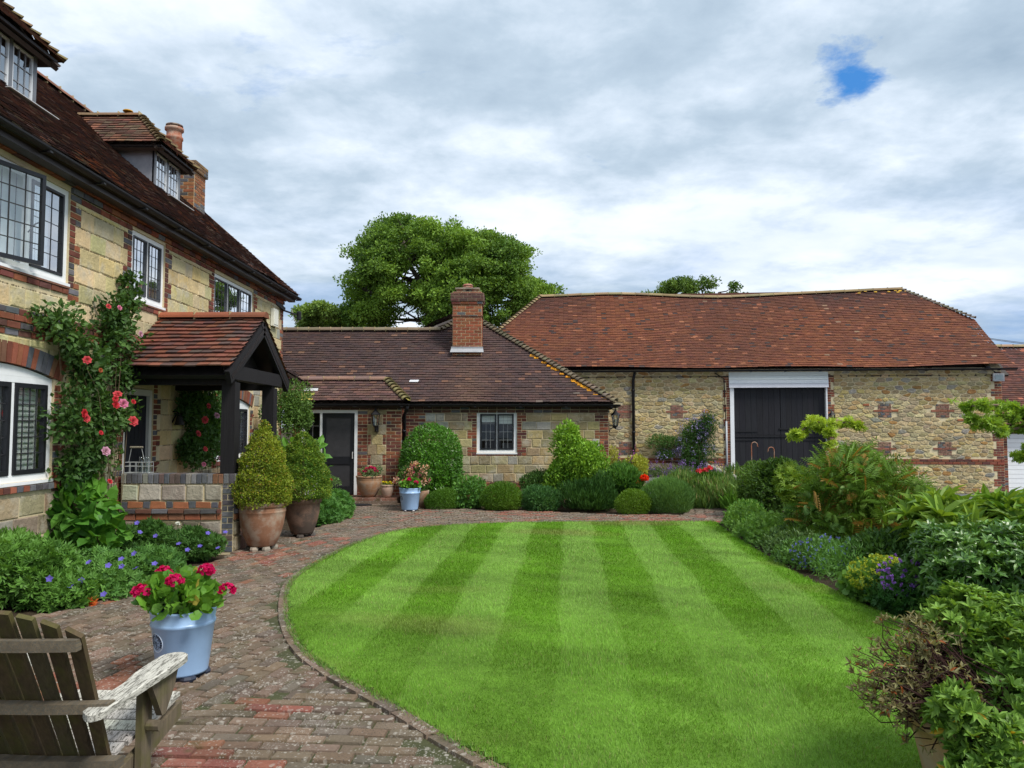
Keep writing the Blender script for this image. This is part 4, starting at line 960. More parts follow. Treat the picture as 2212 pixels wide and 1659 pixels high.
# end walls and back
for a0 in (0.001,BL-.45): 
    p=bo+np.array(BU)*a0; q=bo+np.array(BU)*(a0+.449)
    for hz,kb in ((BE,6.6),):
        V=[p+BK*.451,q+BK*.451,q+BK*kb,p+BK*kb]; wm.prism([v+np.array((0,0,BZ-.2)) for v in V],(0,0,hz-BZ+.2),(.4,.33,.2),0)
wm.prism([bo+BK*.0+np.array((0,0,BE)),bo+BK*2.0+np.array((0,0,BE+1.55)),bo+BK*5.+np.array((0,0,BE+1.55)),bo+BK*6.9+np.array((0,0,BE))],np.array(BU)*.3,(.4,.33,.2),0)
fe=Fr(bo,BK,-np.array(BU)); rubble(wm,fe,.25,6.6,BZ,BE,[]); quoin_bricks(wm,fe,[(0,1,BZ,3.5)],BZ)
p=bo+BK*6.6; wm.prism([p+np.array((0,0,BZ)),p+np.array(BU)*BL+np.array((0,0,BZ)),p+np.array(BU)*BL+BK*.3+np.array((0,0,BZ)),p+BK*.3+np.array((0,0,BZ))],(0,0,BE-BZ),(.4,.33,.2),0)
wm.build('wall',[M_MORT,M_RUB,M_BRICK],barn)
nb=noise_at(23); nb2=noise_at(29)
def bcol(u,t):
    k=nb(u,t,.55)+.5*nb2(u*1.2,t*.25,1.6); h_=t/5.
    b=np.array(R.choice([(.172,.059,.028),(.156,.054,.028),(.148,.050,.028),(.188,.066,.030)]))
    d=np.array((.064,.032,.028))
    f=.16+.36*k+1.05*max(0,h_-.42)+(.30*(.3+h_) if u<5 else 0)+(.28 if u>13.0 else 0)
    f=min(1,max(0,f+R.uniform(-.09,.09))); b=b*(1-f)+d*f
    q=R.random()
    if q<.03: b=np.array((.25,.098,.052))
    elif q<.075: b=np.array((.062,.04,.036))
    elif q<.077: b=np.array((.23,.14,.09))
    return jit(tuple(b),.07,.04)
rm=MB(); ov=.25; PTB=.845; slb=math.hypot(1,PTB); dr=3.47; Z0=BE+.02
O=bo-np.array(BU)*.22-BK*ov; O[2]=Z0
LE=BL+.22; a_rl=float((aY(1945,632,27.75)-O)@np.array(BU)); a_ll=float((aY(1170,640,29.0)-O)@np.array(BU))
dk=2.1; a_k=.0
S=nz(BK+np.array((0,0,PTB)))
DR=dr+ov
sagb=lambda u,t:.035*nb(u*.8,t*.8)+.02*math.sin(u*1.1+.5)-.10*math.exp(-((u-8)/2.6)**2)*min(1,t/4)+.055*max(0,1-t/1.2)-(.05*math.exp(-((u-6)/4.)**2))
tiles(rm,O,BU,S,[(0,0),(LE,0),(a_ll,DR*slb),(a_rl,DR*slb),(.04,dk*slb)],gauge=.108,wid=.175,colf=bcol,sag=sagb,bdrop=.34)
rt=O+np.array(BU)*a_rl+BK*DR+np.array((0,0,DR*PTB)); lt=O+np.array(BU)*a_ll+BK*DR+np.array((0,0,DR*PTB)); kp=O+np.array(BU)*.04+BK*dk+np.array((0,0,dk*PTB)); kb=O+np.array(BU)*.04+BK*(2*DR-dk)+np.array((0,0,dk*PTB)); le=O+np.array(BU)*LE; le2=le+BK*2*DR
rm.prism([kp,kb,rt],(0,0,-.08),(.12,.05,.04)); rm.prism([le2,le,lt],(0,0,-.08),(.12,.05,.04)); rm.prism([O+BK*2*DR,kb,rt,lt,le2],(0,0,-.08),(.12,.05,.04))
S3=[];N_=26
for i in range(N_+1):
    t=i/N_; p=rt*(1-t)+lt*t; u=a_rl*(1-t)+a_ll*t; p=p+np.array((0,0,sagb(u,DR*slb)+.02)); S3.append(p)
for i in range(N_): ridge(rm,S3[i],S3[i+1],r=.12,seg=.4,col=(.27,.20,.11))
ridge(rm,kp+np.array((0,0,.06)),rt+np.array((0,0,.04)),r=.085,seg=.16,col=(.20,.17,.13),bonnet=True); ridge(rm,le+np.array((0,0,.04)),lt+np.array((0,0,.04)),r=.085,seg=.16,col=(.22,.16,.09),bonnet=True)
for i in range(14): p=rt+np.array(BU)*R.uniform(-.3,1.6)+np.array((0,0,.06))-S*R.uniform(.05,.35); rm.prism([p,p+np.array(BU)*.1,p+np.array(BU)*.1+S*.05,p+S*.06],np.array((0,-.01,.012)),jit((.45,.27,.04),.2))
rm.build('roof',[M_TILE,M_IRON],barn)
gutter(barn,O+np.array((0,0,-.06))-BK*.05-np.array(BU)*.1,O+np.array(BU)*LE+np.array((0,0,-.05))-BK*.05,r=.065)
# doors
b0,b1=dR,dL; mid=fb.px(1688,920)[0]; dz=BZ+.06
dm=MB(); st=fb.px(1700,941)[1]
leaves=[(b0,mid-.006,st+.02,dT),(mid+.006,b1,st+.02,dT),(b0,mid-.006,dz,st),(mid+.006,b1,dz,st)]
for a,b,c,d in leaves:
    m=MB(); n=max(6,int((b-a)/.17)); 
    for i in range(n): fb.box(m,a+(b-a)*i/n+.003,a+(b-a)*(i+1)/n-.003,c,d,-.16,-.105+R.uniform(-.003,.004),jit((.016,.016,.020),.15))
    if c<st-.1: fb.box(m,a,b,d-.05,d+.012,-.104,-.075,(.014,.014,.017))
    fb.box(m,a+.05,b-.05,c+.1,d-.1,-.2,-.161,(.01,.01,.01))
    dd=m.build('barn_door',M_BARNDOOR,barn)
    side=a<mid-.5
    for z in (c+.12,d-.14):
        h=MB()
        if side: fb.box(h,b0-.06,b0+.75,z-.025,z+.025,-.098,-.082,IRON); fb.box(h,b0-.10,b0-.03,z-.05,z+.05,-.1,-.03,IRON)
        else: fb.box(h,b1-.78,b1+.05,z-.025,z+.025,-.098,-.082,IRON); fb.box(h,b1+.02,b1+.09,z-.05,z+.05,-.1,-.03,IRON)
        h.build('hinge',M_IRON,dd)
    if side and d>2: h=MB(); fb.box(h,mid-.28,mid+.05,1.62,1.67,-.098,-.075,IRON); h.build('latch',M_IRON,dd)
m=MB(); fb.box(m,LR_+.0,b0-.005,BZ,dT+.02,-.2,.035,WHITE); m.build('door_post',M_WHITE,barn); m=MB(); fb.box(m,b1+.005,LL_-.0,BZ,dT+.02,-.2,.035,WHITE); m.build('door_post',M_WHITE,barn)
m=MB(); zt=3.52
for i in range(4):
    z0=dT+.005+(zt-dT)*i/4; z1=dT+(zt-dT)*(i+1)/4; n0=.10-.016*i
    m.hexa([fb.P(u,v,n) for u in (LR_-.03,LL_+.03) for n,v in ((-.1,z0),(-.1,z1),(n0,z0),(n0-.03,z1))],jit((.74,.77,.80),.04))
m.build('boarded_lintel',M_WHITE,barn)
m=MB(); a,_=fb.px(1368,880); m.tube([fb.P(a-.05,BE-.08,.2),fb.P(a,BE-.35,.08),fb.P(a,BZ,.08)],.05,10,IRON)
for z in (1.5,.2,2.9): m.lathe([(.062,0),(.066,.03),(.062,.06)],fb.P(a,z,.08),10,IRON)
m.build('downpipe',M_IRON,barn,smooth=True)
m=MB(); a,_=fb.px(1568,900); m.tube([fb.P(a,1.9,.05),fb.P(a,BZ,.05)],.035,8,(.35,.37,.40)); m.tube([fb.P(a+.35,3.5,.06),fb.P(a+.05,3.3,.05),fb.P(a+.02,1.9,.05)],.018,6,IRON); m.build('conduit_pipe',M_LEAD,barn,smooth=True)
# ================================================================= garage
ga=thing('garage','red tiled outbuilding with white sectional garage door beyond the barn corner','garage',(19,26,-.43))
GY=24.6; fgz=Fr((0,GY,0),(1,0,0),(0,-1,0)); gl=16.05
m=MB(); backing(m,fgz,15.95,24,-.6,1.8,[(16.2,19.2,-.6,1.5)],th=.3); bricks(m,fgz,15.95,16.2,-.43,1.8,blue=.1); bricks(m,fgz,19.2,24,-.43,1.8); bricks(m,fgz,16.2,19.2,1.5,1.8); m.box((15.95,GY+.31,-.6),(24,GY+6,1.8),(.3,.2,.15)); m.build('wall',[M_MORT,M_STONE,M_BRICK],ga)
def gcol(u,t):
    b=R.choice([(.105,.045,.036),(.085,.04,.035),(.13,.052,.038)])
    if R.random()<.05: b=(.33,.12,.075)
    return jit(b,.18,.06)
m=MB(); tiles(m,(15.9,GY-.25,1.78),(1,0,0),(0,1,.86),[(0,0),(8.3,0),(8.3,4.4),(0,4.4)],colf=gcol,gauge=.108,wid=.175); ridge(m,(15.9,GY-.25+3.34,1.82+2.87),(24.2,GY-.25+3.34,1.82+2.87),r=.12,seg=.42,col=(.34,.25,.15)); m.build('roof',[M_TILE,M_IRON],ga)
m=MB(); 
for i in range(13): z=-.42+1.9*i/13; fgz.box(m,16.22,19.18,z+.004,z+1.9/13-.004,-.12,-.07+.004*(i%2),WHITE); 
fgz.box(m,16.22,19.18,-.42,1.48,-.14,-.1205,(.4,.4,.42)); m.build('garage_door',M_WHITE,ga)
gutter(ga,(15.95,GY-.32,1.74),(24,GY-.32,1.74))
# ================================================================= pots, lamps, chair and other things
def lantern(loc,label,side=(0,-1,0),arm='wall',s=1.0):
    """four sided black wall lantern on a curled bracket; side points away from the wall"""
    loc=np.asarray(loc,float); sd=np.asarray(side,float); t=thing('wall_lantern',label,'lantern',loc,'black wall lanterns'); c=loc+sd*.17*s
    m=MB(); n=6
    m.lathe([(.012,.30),(.02,.27),(.055,.22),(.115,.165),(.125,.15),(.10,.145)],c,n,IRON); m.lathe([(.0,.36),(.014,.345),(.010,.32),(.016,.29)],c,8,IRON); m.build('cap',M_IRON,t)
    m=MB()
    for k in range(n):
        a=2*math.pi*k/n; m.beam(c+np.array((.098*math.cos(a),.098*math.sin(a),.15)),c+np.array((.06*math.cos(a),.06*math.sin(a),-.10)),.012,.012,IRON)
    m.lathe([(.065,-.10),(.07,-.115),(.04,-.135),(.018,-.16),(.02,-.18),(.0,-.2)],c,n,IRON); m.build('cage',M_IRON,t)
    m=MB(); m.lathe([(.092,.145),(.056,-.1)],c,n,(.5,.5,.45)); m.build('pane',M_GLASS,t)
    m=MB(); m.lathe([(.0,.06),(.02,.05),(.022,.0),(.012,-.05),(.012,-.1)],c,8,(.55,.52,.45)); m.build('bulb',M_CLOTH,t)
    m=MB(); z=np.array((0,0,1.))
    m.box(loc-np.array((.045,.045,.26))+sd*.0-abs(sd)*0,loc+np.array((.045,.045,-.02))-sd*.0,IRON) if arm=='wall' else m.beam(loc+z*-.34+sd*.006,loc-z*.02+sd*.006,.05,.012,IRON,up=sd)
    if arm=='wall': m.tube([loc-z*.2,loc+sd*.07-z*.25,loc+sd*.15-z*.22,c-z*.17],.022,8,IRON)
    else: m.tube([loc-z*.1,loc+sd*.1-z*.12,c-z*.17],.014,8,IRON); m.tube([loc-z*.3,loc+sd*.04-z*.2,loc+sd*.1-z*.15,c-z*.18],.010,8,IRON)
    m.build('bracket',M_IRON,t)
    return t
lantern((-3.20,17.78,1.86),'black lantern on the stone pier just right of the glazed back door')
lantern((2.38,18.5,1.86),'black lantern on an arm at the cottage corner, in front of the barn',side=(1,0,0),arm='arm')
pz=fb.px(1793,905); lantern(fb.P(pz[0],1.95,.03),'black lantern on the barn wall just right of the black doors',side=tuple(BN))
lantern((-5.47,13.1,2.35),'small dark lantern under the porch roof by the far rose',side=(1,0,0))
def pot(loc,prof,mat,col,label,rim_part=True,soil=.9,name='terracotta_pot',cat='plant pot',feet=None,n=40,group=None):
    loc=np.asarray(loc,float); t=thing(name,label,cat,loc,group)
    m=MB(); ins=[(r-.02,z) for r,z in prof[::-1] if z>prof[-1][1]*.5]
    m.lathe(prof+ins+[(0.01,prof[-1][1]*.55)],loc,n,col,wob=.004); m.build('body',mat,t,smooth=True)
    zt=prof[-1][1]; m=MB(); rr=[r for r,z in prof if z>zt*.8][0]-.03
    m.lathe([(.01,zt-.075),(rr*.6,zt-.06),(rr,zt-.07)],loc,20,(.05,.035,.025)); m.build('soil',M_SOIL,t)
    if feet:
        for k,a in enumerate(feet[1]):
            m=MB(); q=loc+np.array((math.cos(a),math.sin(a),0))*feet[0]; m.lathe([(.055,-feet[2]),(.06,-feet[2]*.5),(.05,.0)],q,8,feet[3]); m.build('foot',mat,t,smooth=False)
    return t
big=[(.02,0),(.20,0),(.235,.03),(.30,.16),(.345,.30),(.365,.42),(.368,.465),(.375,.475),(.378,.49),(.368,.50),(.378,.515),(.368,.53),(.372,.545),(.385,.55),(.395,.565),(.395,.61),(.385,.62)]
big=[(r*.86 if r>.05 else r,z) for r,z in big]
pot((-3.54,10.72,.06),big,M_POT,(.27,.135,.08),'wide ribbed terracotta pot holding the golden box cone beside the porch wall',feet=(.17,(-1.9,-.9,.6,2.3),.06,(.3,.27,.22)))
big2=[(.02,0),(.19,0),(.21,.03),(.27,.18),(.31,.32),(.325,.46),(.335,.48),(.35,.49),(.355,.54),(.345,.55)]
big2=[(r*.84 if r>.05 else r,z) for r,z in big2]
pot((-3.32,11.98,.05),big2,M_OLDPOT,(.185,.115,.085),'dark stained old pot holding the greener box cone behind',feet=(.15,(-1.5,.4,2.4),.05,(.10,.095,.09)))
def blue_pot(loc,label,rz=0,emblem=True):
    loc=np.asarray(loc,float); prof=[(.01,0),(.165,0),(.168,.012),(.207,.325),(.212,.33),(.216,.343),(.212,.354),(.207,.357),(.220,.425),(.224,.435),(.216,.44)]
    t=pot(loc,prof,M_BLUE,(.30,.46,.70),label,name='blue_pot',feet=(.13,(-2.2,-.9,.5,2.0),.035,(.025,.03,.05)),n=56,group='pale blue glazed pots')
    bm=MB(); bm.lathe([(.14,-.034),(.15,-.002)],loc,24,(.02,.025,.04)); bm.build('base_ring',M_IRON,t)
    # round printed emblem with lettering, on the side of the pot
    a0=rz; zc=.235; ra=.062; INK=(.02,.025,.05)
    def S(u,v,o=.0015):
        z=zc+v; r=.168+(.207-.168)*(z-.012)/.313+o; a=a0+u/r; return loc+np.array((r*math.cos(a),r*math.sin(a),z))
    m=MB()
    for r_,w_ in ((ra,.003),(ra-.02,.0022)):
        for k in range(48):
            p=[(r_+s*w_)*1 for s in (0,1)]; A=[2*math.pi*(k+e)/48 for e in (0,1)]
            V=[S(q*math.sin(a),q*math.cos(a),o) for a in A for q in p for o in (-.002,.0015)]; m.hexa(V,(.70,.78,.88) if w_>.0025 else INK)
    G={'B':['110','101','110','101','110'],'O':['111','101','101','101','111'],'T':['111','010','010','010','010'],'A':['010','101','111','101','101'],'N':['101','111','111','111','101'],'I':['010']*5,'C':['111','100','100','100','111'],'G':['111','100','101','101','111'],'R':['110','101','110','110','101'],'D':['110','101','101','101','110'],'E':['111','100','110','100','111'],'S':['111','100','111','001','111'],' ':['000']*5}
    word='BOTANIC GARDENS'; st=.30
    for i,chh in enumerate(word):
        th=-st*(len(word)-1)/2+st*i
        for r_,rowt in enumerate(G[chh]):
            for c_,bit in enumerate(rowt):
                if bit=='1':
                    px=.0036
                    q=[]
                    for du in (-.5,.5):
                        for dv in (-.5,.5):
                            uu=(c_-1+du)*px; vv=ra-.0165+(4-r_+dv+.3)*px*.8
                            q.append((vv*math.sin(th)+uu*math.cos(th),vv*math.cos(th)-uu*math.sin(th)))
                    m.hexa([S(a,b,o) for a,b in q for o in (-.002,.0018)],INK)
    for k in range(26):
        a=R.uniform(0,6.28); r_=.036*math.sqrt(R.random()); u,v=r_*math.cos(a),r_*math.sin(a); w_=R.uniform(.002,.005)
        m.hexa([S(u+x,v+y,o) for x in (-w_,w_) for y in (-.0018,.0018) for o in (-.002,.0016)],INK)
    m.hexa([S(x,y,o) for x in (-.0025,.0025) for y in (-.036,.01) for o in (-.002,.0017)],INK)
    m.build('emblem',M_IRON,t)
    return t
bp=(-2.31,5.36,.036); bp2=(-2.10,15.52,.036)
blue_pot(bp,'pale blue glazed pot beside the wooden chair, printed with a round emblem',rz=math.radians(-126))
blue_pot(bp2,'pale blue glazed pot on the path in front of the clipped round shrub',rz=math.radians(-143))
bowl=[(.02,0),(.14,0),(.18,.05),(.24,.17),(.275,.29),(.285,.37),(.28,.385),(.288,.395),(.28,.405),(.288,.415),(.282,.43),(.295,.44),(.30,.47),(.29,.48)]
pot((-3.27,17.25,.13),bowl,M_POT,(.36,.20,.11),'large bowl shaped terracotta pot with ribbed rim on the back step')
sm=[(.02,0),(.08,0),(.10,.03),(.135,.14),(.14,.22),(.13,.24),(.142,.25),(.145,.28),(.135,.285)]
pot((-2.83,17.12,.13),sm,M_POT,(.46,.30,.23),'small pale pink terracotta pot of yellow flowers on the back step')
cyl=[(.02,0),(.13,0),(.15,.2),(.165,.30),(.162,.31),(.17,.32),(.162,.33),(.17,.34),(.175,.36),(.178,.40),(.165,.41)]
pot((-4.22,16.9,.02),cyl,M_POT,(.34,.17,.09),'terracotta pot with red flowers left of the glazed back door')
pot((-1.98,16.15,.0),[(.02,0),(.16,0),(.2,.3),(.21,.36),(.2,.37)],M_POT,(.27,.15,.09),'terracotta pot holding the peach rhododendron, behind the far blue pot')
rimp=[(.02,0),(.25,0),(.29,.08),(.335,.28),(.34,.33),(.375,.34),(.39,.36),(.39,.395),(.375,.41)]
pot((2.26,3.62,0.0),rimp,M_POT,(.42,.26,.15),'large terracotta pot at the lawn edge holding the half bare azalea',n=56)
# back step and mat
m=MB(); SP=[(-4.3,17.42),(-3.95,17.02),(-3.75,16.92),(-2.58,16.88),(-2.58,17.79),(-4.98,17.79),(-4.98,17.55)]
m.prism([(a,b,-.05) for a,b in SP],(0,0,.115),(.17,.12,.09))
for i in range(11):
    x=-3.95+i*.124; m.box((x,16.93-(.0 if i>1 else -.07),.066),(x+.118,17.15,.125),jit((.20,.10,.07),.2))
m.prism([(a,b,.066) for a,b in [(-4.3,17.44),(-3.95,17.16),(-2.59,17.16),(-2.59,17.78),(-4.97,17.78),(-4.97,17.57)]],(0,0,.055),(.22,.11,.075))
tag(m.build('door_step',M_PAVE),'low brick step with a curved end outside the glazed back door','step')
m=MB(); n=26; m.prism([(-3.42+.36*math.cos(2*math.pi*k/n)*1.0,16.5+.24*math.sin(2*math.pi*k/n) if math.sin(2*math.pi*k/n)>0 else 16.5+.10*math.sin(2*math.pi*k/n),.012) for k in range(n)],(0,0,.016),(.02,.02,.022))
tag(m.build('door_mat',M_CLOTH),'half round black rubber mat on the bricks below the back step','mat')
# alarm box, camera arm, floodlight
m=MB(); p=aX(590,681,HX+.02); m.prism([(HX+.02,p[1]-.17,4.02),(HX+.02,p[1]+.17,4.02),(HX+.02,p[1]+.17,4.42),(HX+.02,p[1]-.17,4.42)],(.07,0,0),(.70,.70,.62)); m.box((HX+.09,p[1]-.14,4.06),(HX+.10,p[1]+.14,4.39),(.72,.72,.64))
tag(m.build('alarm_box',M_WHITE),'cream alarm box high on the farmhouse wall near its far corner','alarm box')
t=thing('security_camera','black security camera on a bracket at the top far corner of the farmhouse','camera',(HX,17.75,4.5))
m=MB(); m.beam((HX+.0,17.3,4.62),(HX+.06,17.8,4.52),.05,.09,IRON); m.beam((HX+.04,17.78,4.5),(HX+.30,17.95,4.42),.035,.035,IRON); m.build('bracket',M_IRON,t)
m=MB(); m.lathe([(.0,-.12),(.055,-.1),(.06,.08),(.04,.1),(.0,.1)],(HX+.36,17.98,4.40),12,IRON); m.build('body',M_IRON,t); m=MB(); m.tube([(HX+.2,17.9,4.55),(HX+.26,17.95,4.3),(HX+.30,17.97,4.22),(HX+.36,17.98,4.28)],.01,6,(.5,.5,.5)); m.build('cable',M_LEAD,t)
t=thing('floodlight','grey floodlight on the barn wall at its right corner under the eaves','floodlight',fb.P(.1,3.0,.05))
a,z=fb.px(2153,815); m=MB(); fb.box(m,a-.17,a+.17,z-.13,z+.12,.07,.13,(.42,.43,.45)); m.build('housing',M_LEAD,t); m=MB(); fb.box(m,a-.12,a+.12,z-.09,z+.08,.131,.136,(.16,.17,.18)); m.build('lens',M_GLASS,t); m=MB(); m.tube([fb.P(a,z+.1,.1),fb.P(a+.25,z+.3,.04)],.015,6,IRON); m.lathe([(0,-.06),(.08,-.05),(.08,.06),(0,.07)],fb.P(a+.30,z+.3,.06),10,IRON); m.build('bracket',M_IRON,t)
# bell by the front door
m=MB(); q=np.array((HX+.12,12.15,1.78)); m.lathe([(.085,-.02),(.075,.0),(.05,.09),(.035,.13),(.0,.15)],q,14,(.02,.018,.015)); m.tube([(HX+.0,12.15,1.98),(HX+.13,12.15,1.98),(HX+.12,12.15,1.92)],.012,6,IRON); m.tube([(HX+.0,12.15,1.8),(HX+.06,12.15,1.93),(HX+.12,12.15,1.97)],.01,6,IRON)
tag(m.build('door_bell',M_IRON,smooth=True),'small dark iron bell on the wall between front door and far rose','bell')
# bottle caddy on the low porch wall
q=np.array((-5.25,10.60,1.082)); t=thing('bottle_caddy','wire bottle carrier with wooden grip standing on the low porch wall','bottle carrier',q)
m=MB(); GR=(.40,.42,.42)
for z in (.01,.10,.155):
    for y in (-.07,.07): m.tube([q+np.array((-.17,y,z)),q+np.array((.17,y,z))],.004,6,GR)
    for x in (-.17,.17): m.tube([q+np.array((x,-.07,z)),q+np.array((x,.07,z))],.004,6,GR)
for x in np.linspace(-.17,.17,5):
    for y in (-.07,.07): m.tube([q+np.array((x,y,.0)),q+np.array((x,y,.155))],.0035,6,GR)
m.box(q+np.array((-.17,-.07,0)),q+np.array((.17,.07,.008)),GR)
for x in (-.09,.05): m.tube([q+np.array((x*1.6,0,.155)),q+np.array((x-.02,0,.36))],.0035,6,GR)
m.build('wire_frame',M_LEAD,t)
m=MB(); m.tube([q+np.array((-.13,0,.365)),q+np.array((.05,0,.365))],.014,8,(.30,.27,.2)); m.build('handle',M_ARM,t)
for x in (.02,.08,.135):
    m=MB(); m.lathe([(.005,0.01),(.036,.01),(.038,.02),(.038,.13),(.03,.16),(.018,.185),(.017,.215),(.022,.22),(.022,.235),(.012,.236)],q+np.array((x,R.uniform(-.02,.02),0)),14,(.8,.85,.85)); tag(m.build('glass_bottle',M_GLASS,smooth=True),'clear glass milk bottles standing in the wire carrier on the porch wall','bottle','milk bottles in the carrier')
# copper crooks and picket fence
for x,yt,yb,lab,dr in ((1623,955,1010,'taller copper crook in front of the black barn doors',1),(1672,966,1010,'shorter copper crook, its hook turned left, before the barn doors',-1)):
    Yc=15.0; top=aY(x,yt,Yc); P=[(top[0],Yc,-.05),(top[0]+.0,Yc,top[2]-.08)]+[(top[0]+dr*(.06-.06*math.cos(a)),Yc,top[2]-.06+.06*math.sin(a)) for a in np.linspace(.3,math.pi*1.08,8)]
    P+= [(P[-1][0]+dr*.015,Yc,P[-1][2]-.02)]
    m=MB(); m.tube(P,.009,8,(.33,.115,.06)); tag(m.build('garden_crook',M_POT,smooth=True),lab,'plant support','copper crooks')
t=thing('picket_fence','low weathered grey picket fence running out from the barn wall','fence',(5.6,21,terrain(0,21)))
p0=np.array(aY(1527,1000,20.6)); p1=np.array(aY(1612,1036,15.8)); m=MB(); n=44
for i in range(n):
    p=p0+(p1-p0)*i/(n-1); zt=p[2]+R.uniform(-.015,.015); d=nz((p1-p0)*np.array((1,1,0))); a=p-d*.04; b=p+d*.04; sd=np.array((d[1],-d[0],0))*.018
    c=jit((.42,.40,.34),.18); zb=float(terrain(0,p[1]))-.02
    V=[(a[0],a[1],zb),(b[0],b[1],zb),(b[0],b[1],zt-.05),((a+b)[0]/2,(a+b)[1]/2,zt),(a[0],a[1],zt-.05)]
    m.prism(V,sd,c)
m.build('pickets',M_ARM,t)
for k,h_ in enumerate((.3,.62)):
    m=MB(); m.beam(p0-np.array((0,0,h_)),p1-np.array((0,0,h_)),.03,.07,(.38,.36,.3)); m.build('rail',M_ARM,t)
m=MB(); a,b=aY(1395,1033,17.6),aY(1455,1033,17.4); m.beam((a[0],a[1],a[2]-.07),(b[0],b[1],b[2]-.07),.04,.16,(.42,.42,.38)); m.box((a[0],a[1]-.03,-.1),(a[0]+.05,a[1]+.03,a[2]-.15),(.4,.4,.36)); m.box((b[0]-.05,b[1]-.03,-.1),(b[0],b[1]+.03,b[2]-.15),(.4,.4,.36)); tag(m.build('border_edging',M_ARM),'low grey timber edging board behind the domed green shrub','edging board')
# overhead wires
for k,(ya,yb) in enumerate(((727,741),(729,744))):
    m=MB(); a=aY(2112,ya,30); b=aY(2400,yb+14,42); m.tube([a+(b-a)*s+np.array((0,0,-.4*s*(1-s))) for s in np.linspace(0,1,9)],.012,5,(.03,.03,.035))
    tag(m.build('overhead_wire',M_IRON),'thin overhead wire leaving the barn roof over the garage','wire','overhead wires')
# ---------------------------------------------------------------- weathered adirondack chair
cx0,cy0=-2.05,3.13; t=thing('garden_chair','weathered slatted wooden armchair with lichen on its arm, standing on the brick path','armchair',(cx0,cy0,.03))
rz=math.radians(-3); cr,sr=math.cos(rz),math.sin(rz)
def c_(x,y,z): return np.array((cx0+x*cr-y*sr,cy0+x*sr+y*cr,z))
WB=(.075,.052,.028); WG=(.45,.44,.39); WM=(.125,.10,.068)
# back: fanned slats between (y,z) bottom and top
b0,t0=(.26,.27),(-.13,1.02)
m=MB(); NS=8
for i in range(NS):
    s=(i-(NS-1)/2); xb=s*.073; xt=s*.0905; L_=1.0-.017*abs(s)**1.55
    top=(t0[0]*L_+b0[0]*(1-L_),t0[1]*L_+b0[1]*(1-L_)); bow=.012*s*s*.5
    wb,wt=.0265,.0345
    def bp_(x,f,o): y=b0[0]+(top[0]-b0[0])*f; z=b0[1]+(top[1]-b0[1])*f; return c_(x,y-bow*0-.0022*s*s*0+o*.88,z+o*.47)
    V=[]
    tl=.012*(1 if s<0 else -1)
    for f,x,w_ in ((0,xb,wb),(1,xt,wt)):
        for sx_ in (-1,1):
            for o in (-.011,.011): 
                p=bp_(x+sx_*w_,f,o); 
                if f==1: p=p+np.array((0,0,-sx_*s*.0045))
                V.append(p)
    m.hexa(V,jit(WB,.18,.08))
m.build('back_slats',M_CHAIR,t)
def curved_rail(f,wd,dp,th,name,mat,col,off=-.02,bow=.05):
    m=MB(); y=b0[0]+(t0[0]-b0[0])*f; z=b0[1]+(t0[1]-b0[1])*f; n=12; P=[]
    for k in range(n+1):
        x=-wd+2*wd*k/n; s=x/wd; P.append((x,y+off-bow*(1-s*s)*.9,bow*0+z))
    V=[];F=[]
    for x,yy,zz in P: V+=[c_(x,yy-dp,zz-th/2),c_(x,yy,zz-th/2),c_(x,yy-dp,zz+th/2),c_(x,yy,zz+th/2)]
    for k in range(n):
        a=4*k;b=a+4; F+=[(a,b,b+1,a+1),(a+2,a+3,b+3,b+2),(a,a+2,b+2,b),(a+1,b+1,b+3,a+3)]
    F+=[(0,1,3,2),(4*n,4*n+2,4*n+3,4*n+1)]
    m.add(V,F,col); return m.build(name,mat,t)
curved_rail(.82,.345,.035,.045,'top_rail',M_ARM,WM,bow=.03); curved_rail(.435,.40,.05,.04,'middle_rail',M_ARM,WM,bow=.035); curved_rail(.05,.36,.06,.04,'bottom_rail',M_ARM,WM,bow=.03)
m=MB()
for i in range(6):
    y=.30+i*.088; z=.30+.015*i; h=.27+.012*min(i,3); m.hexa([c_(x,yy,zz) for x in (-h,h) for yy,z0 in ((y,z),(y+.076,z+.014)) for zz in (z0-.02,z0)],jit(WG,.12))
    for x in (-h+.03,h-.03): m.lathe([(.0,.001),(.005,.001),(.004,.003)],c_(x,y+.04,z+.007),6,(.02,.02,.02))
m.build('seat',M_ARM,t)
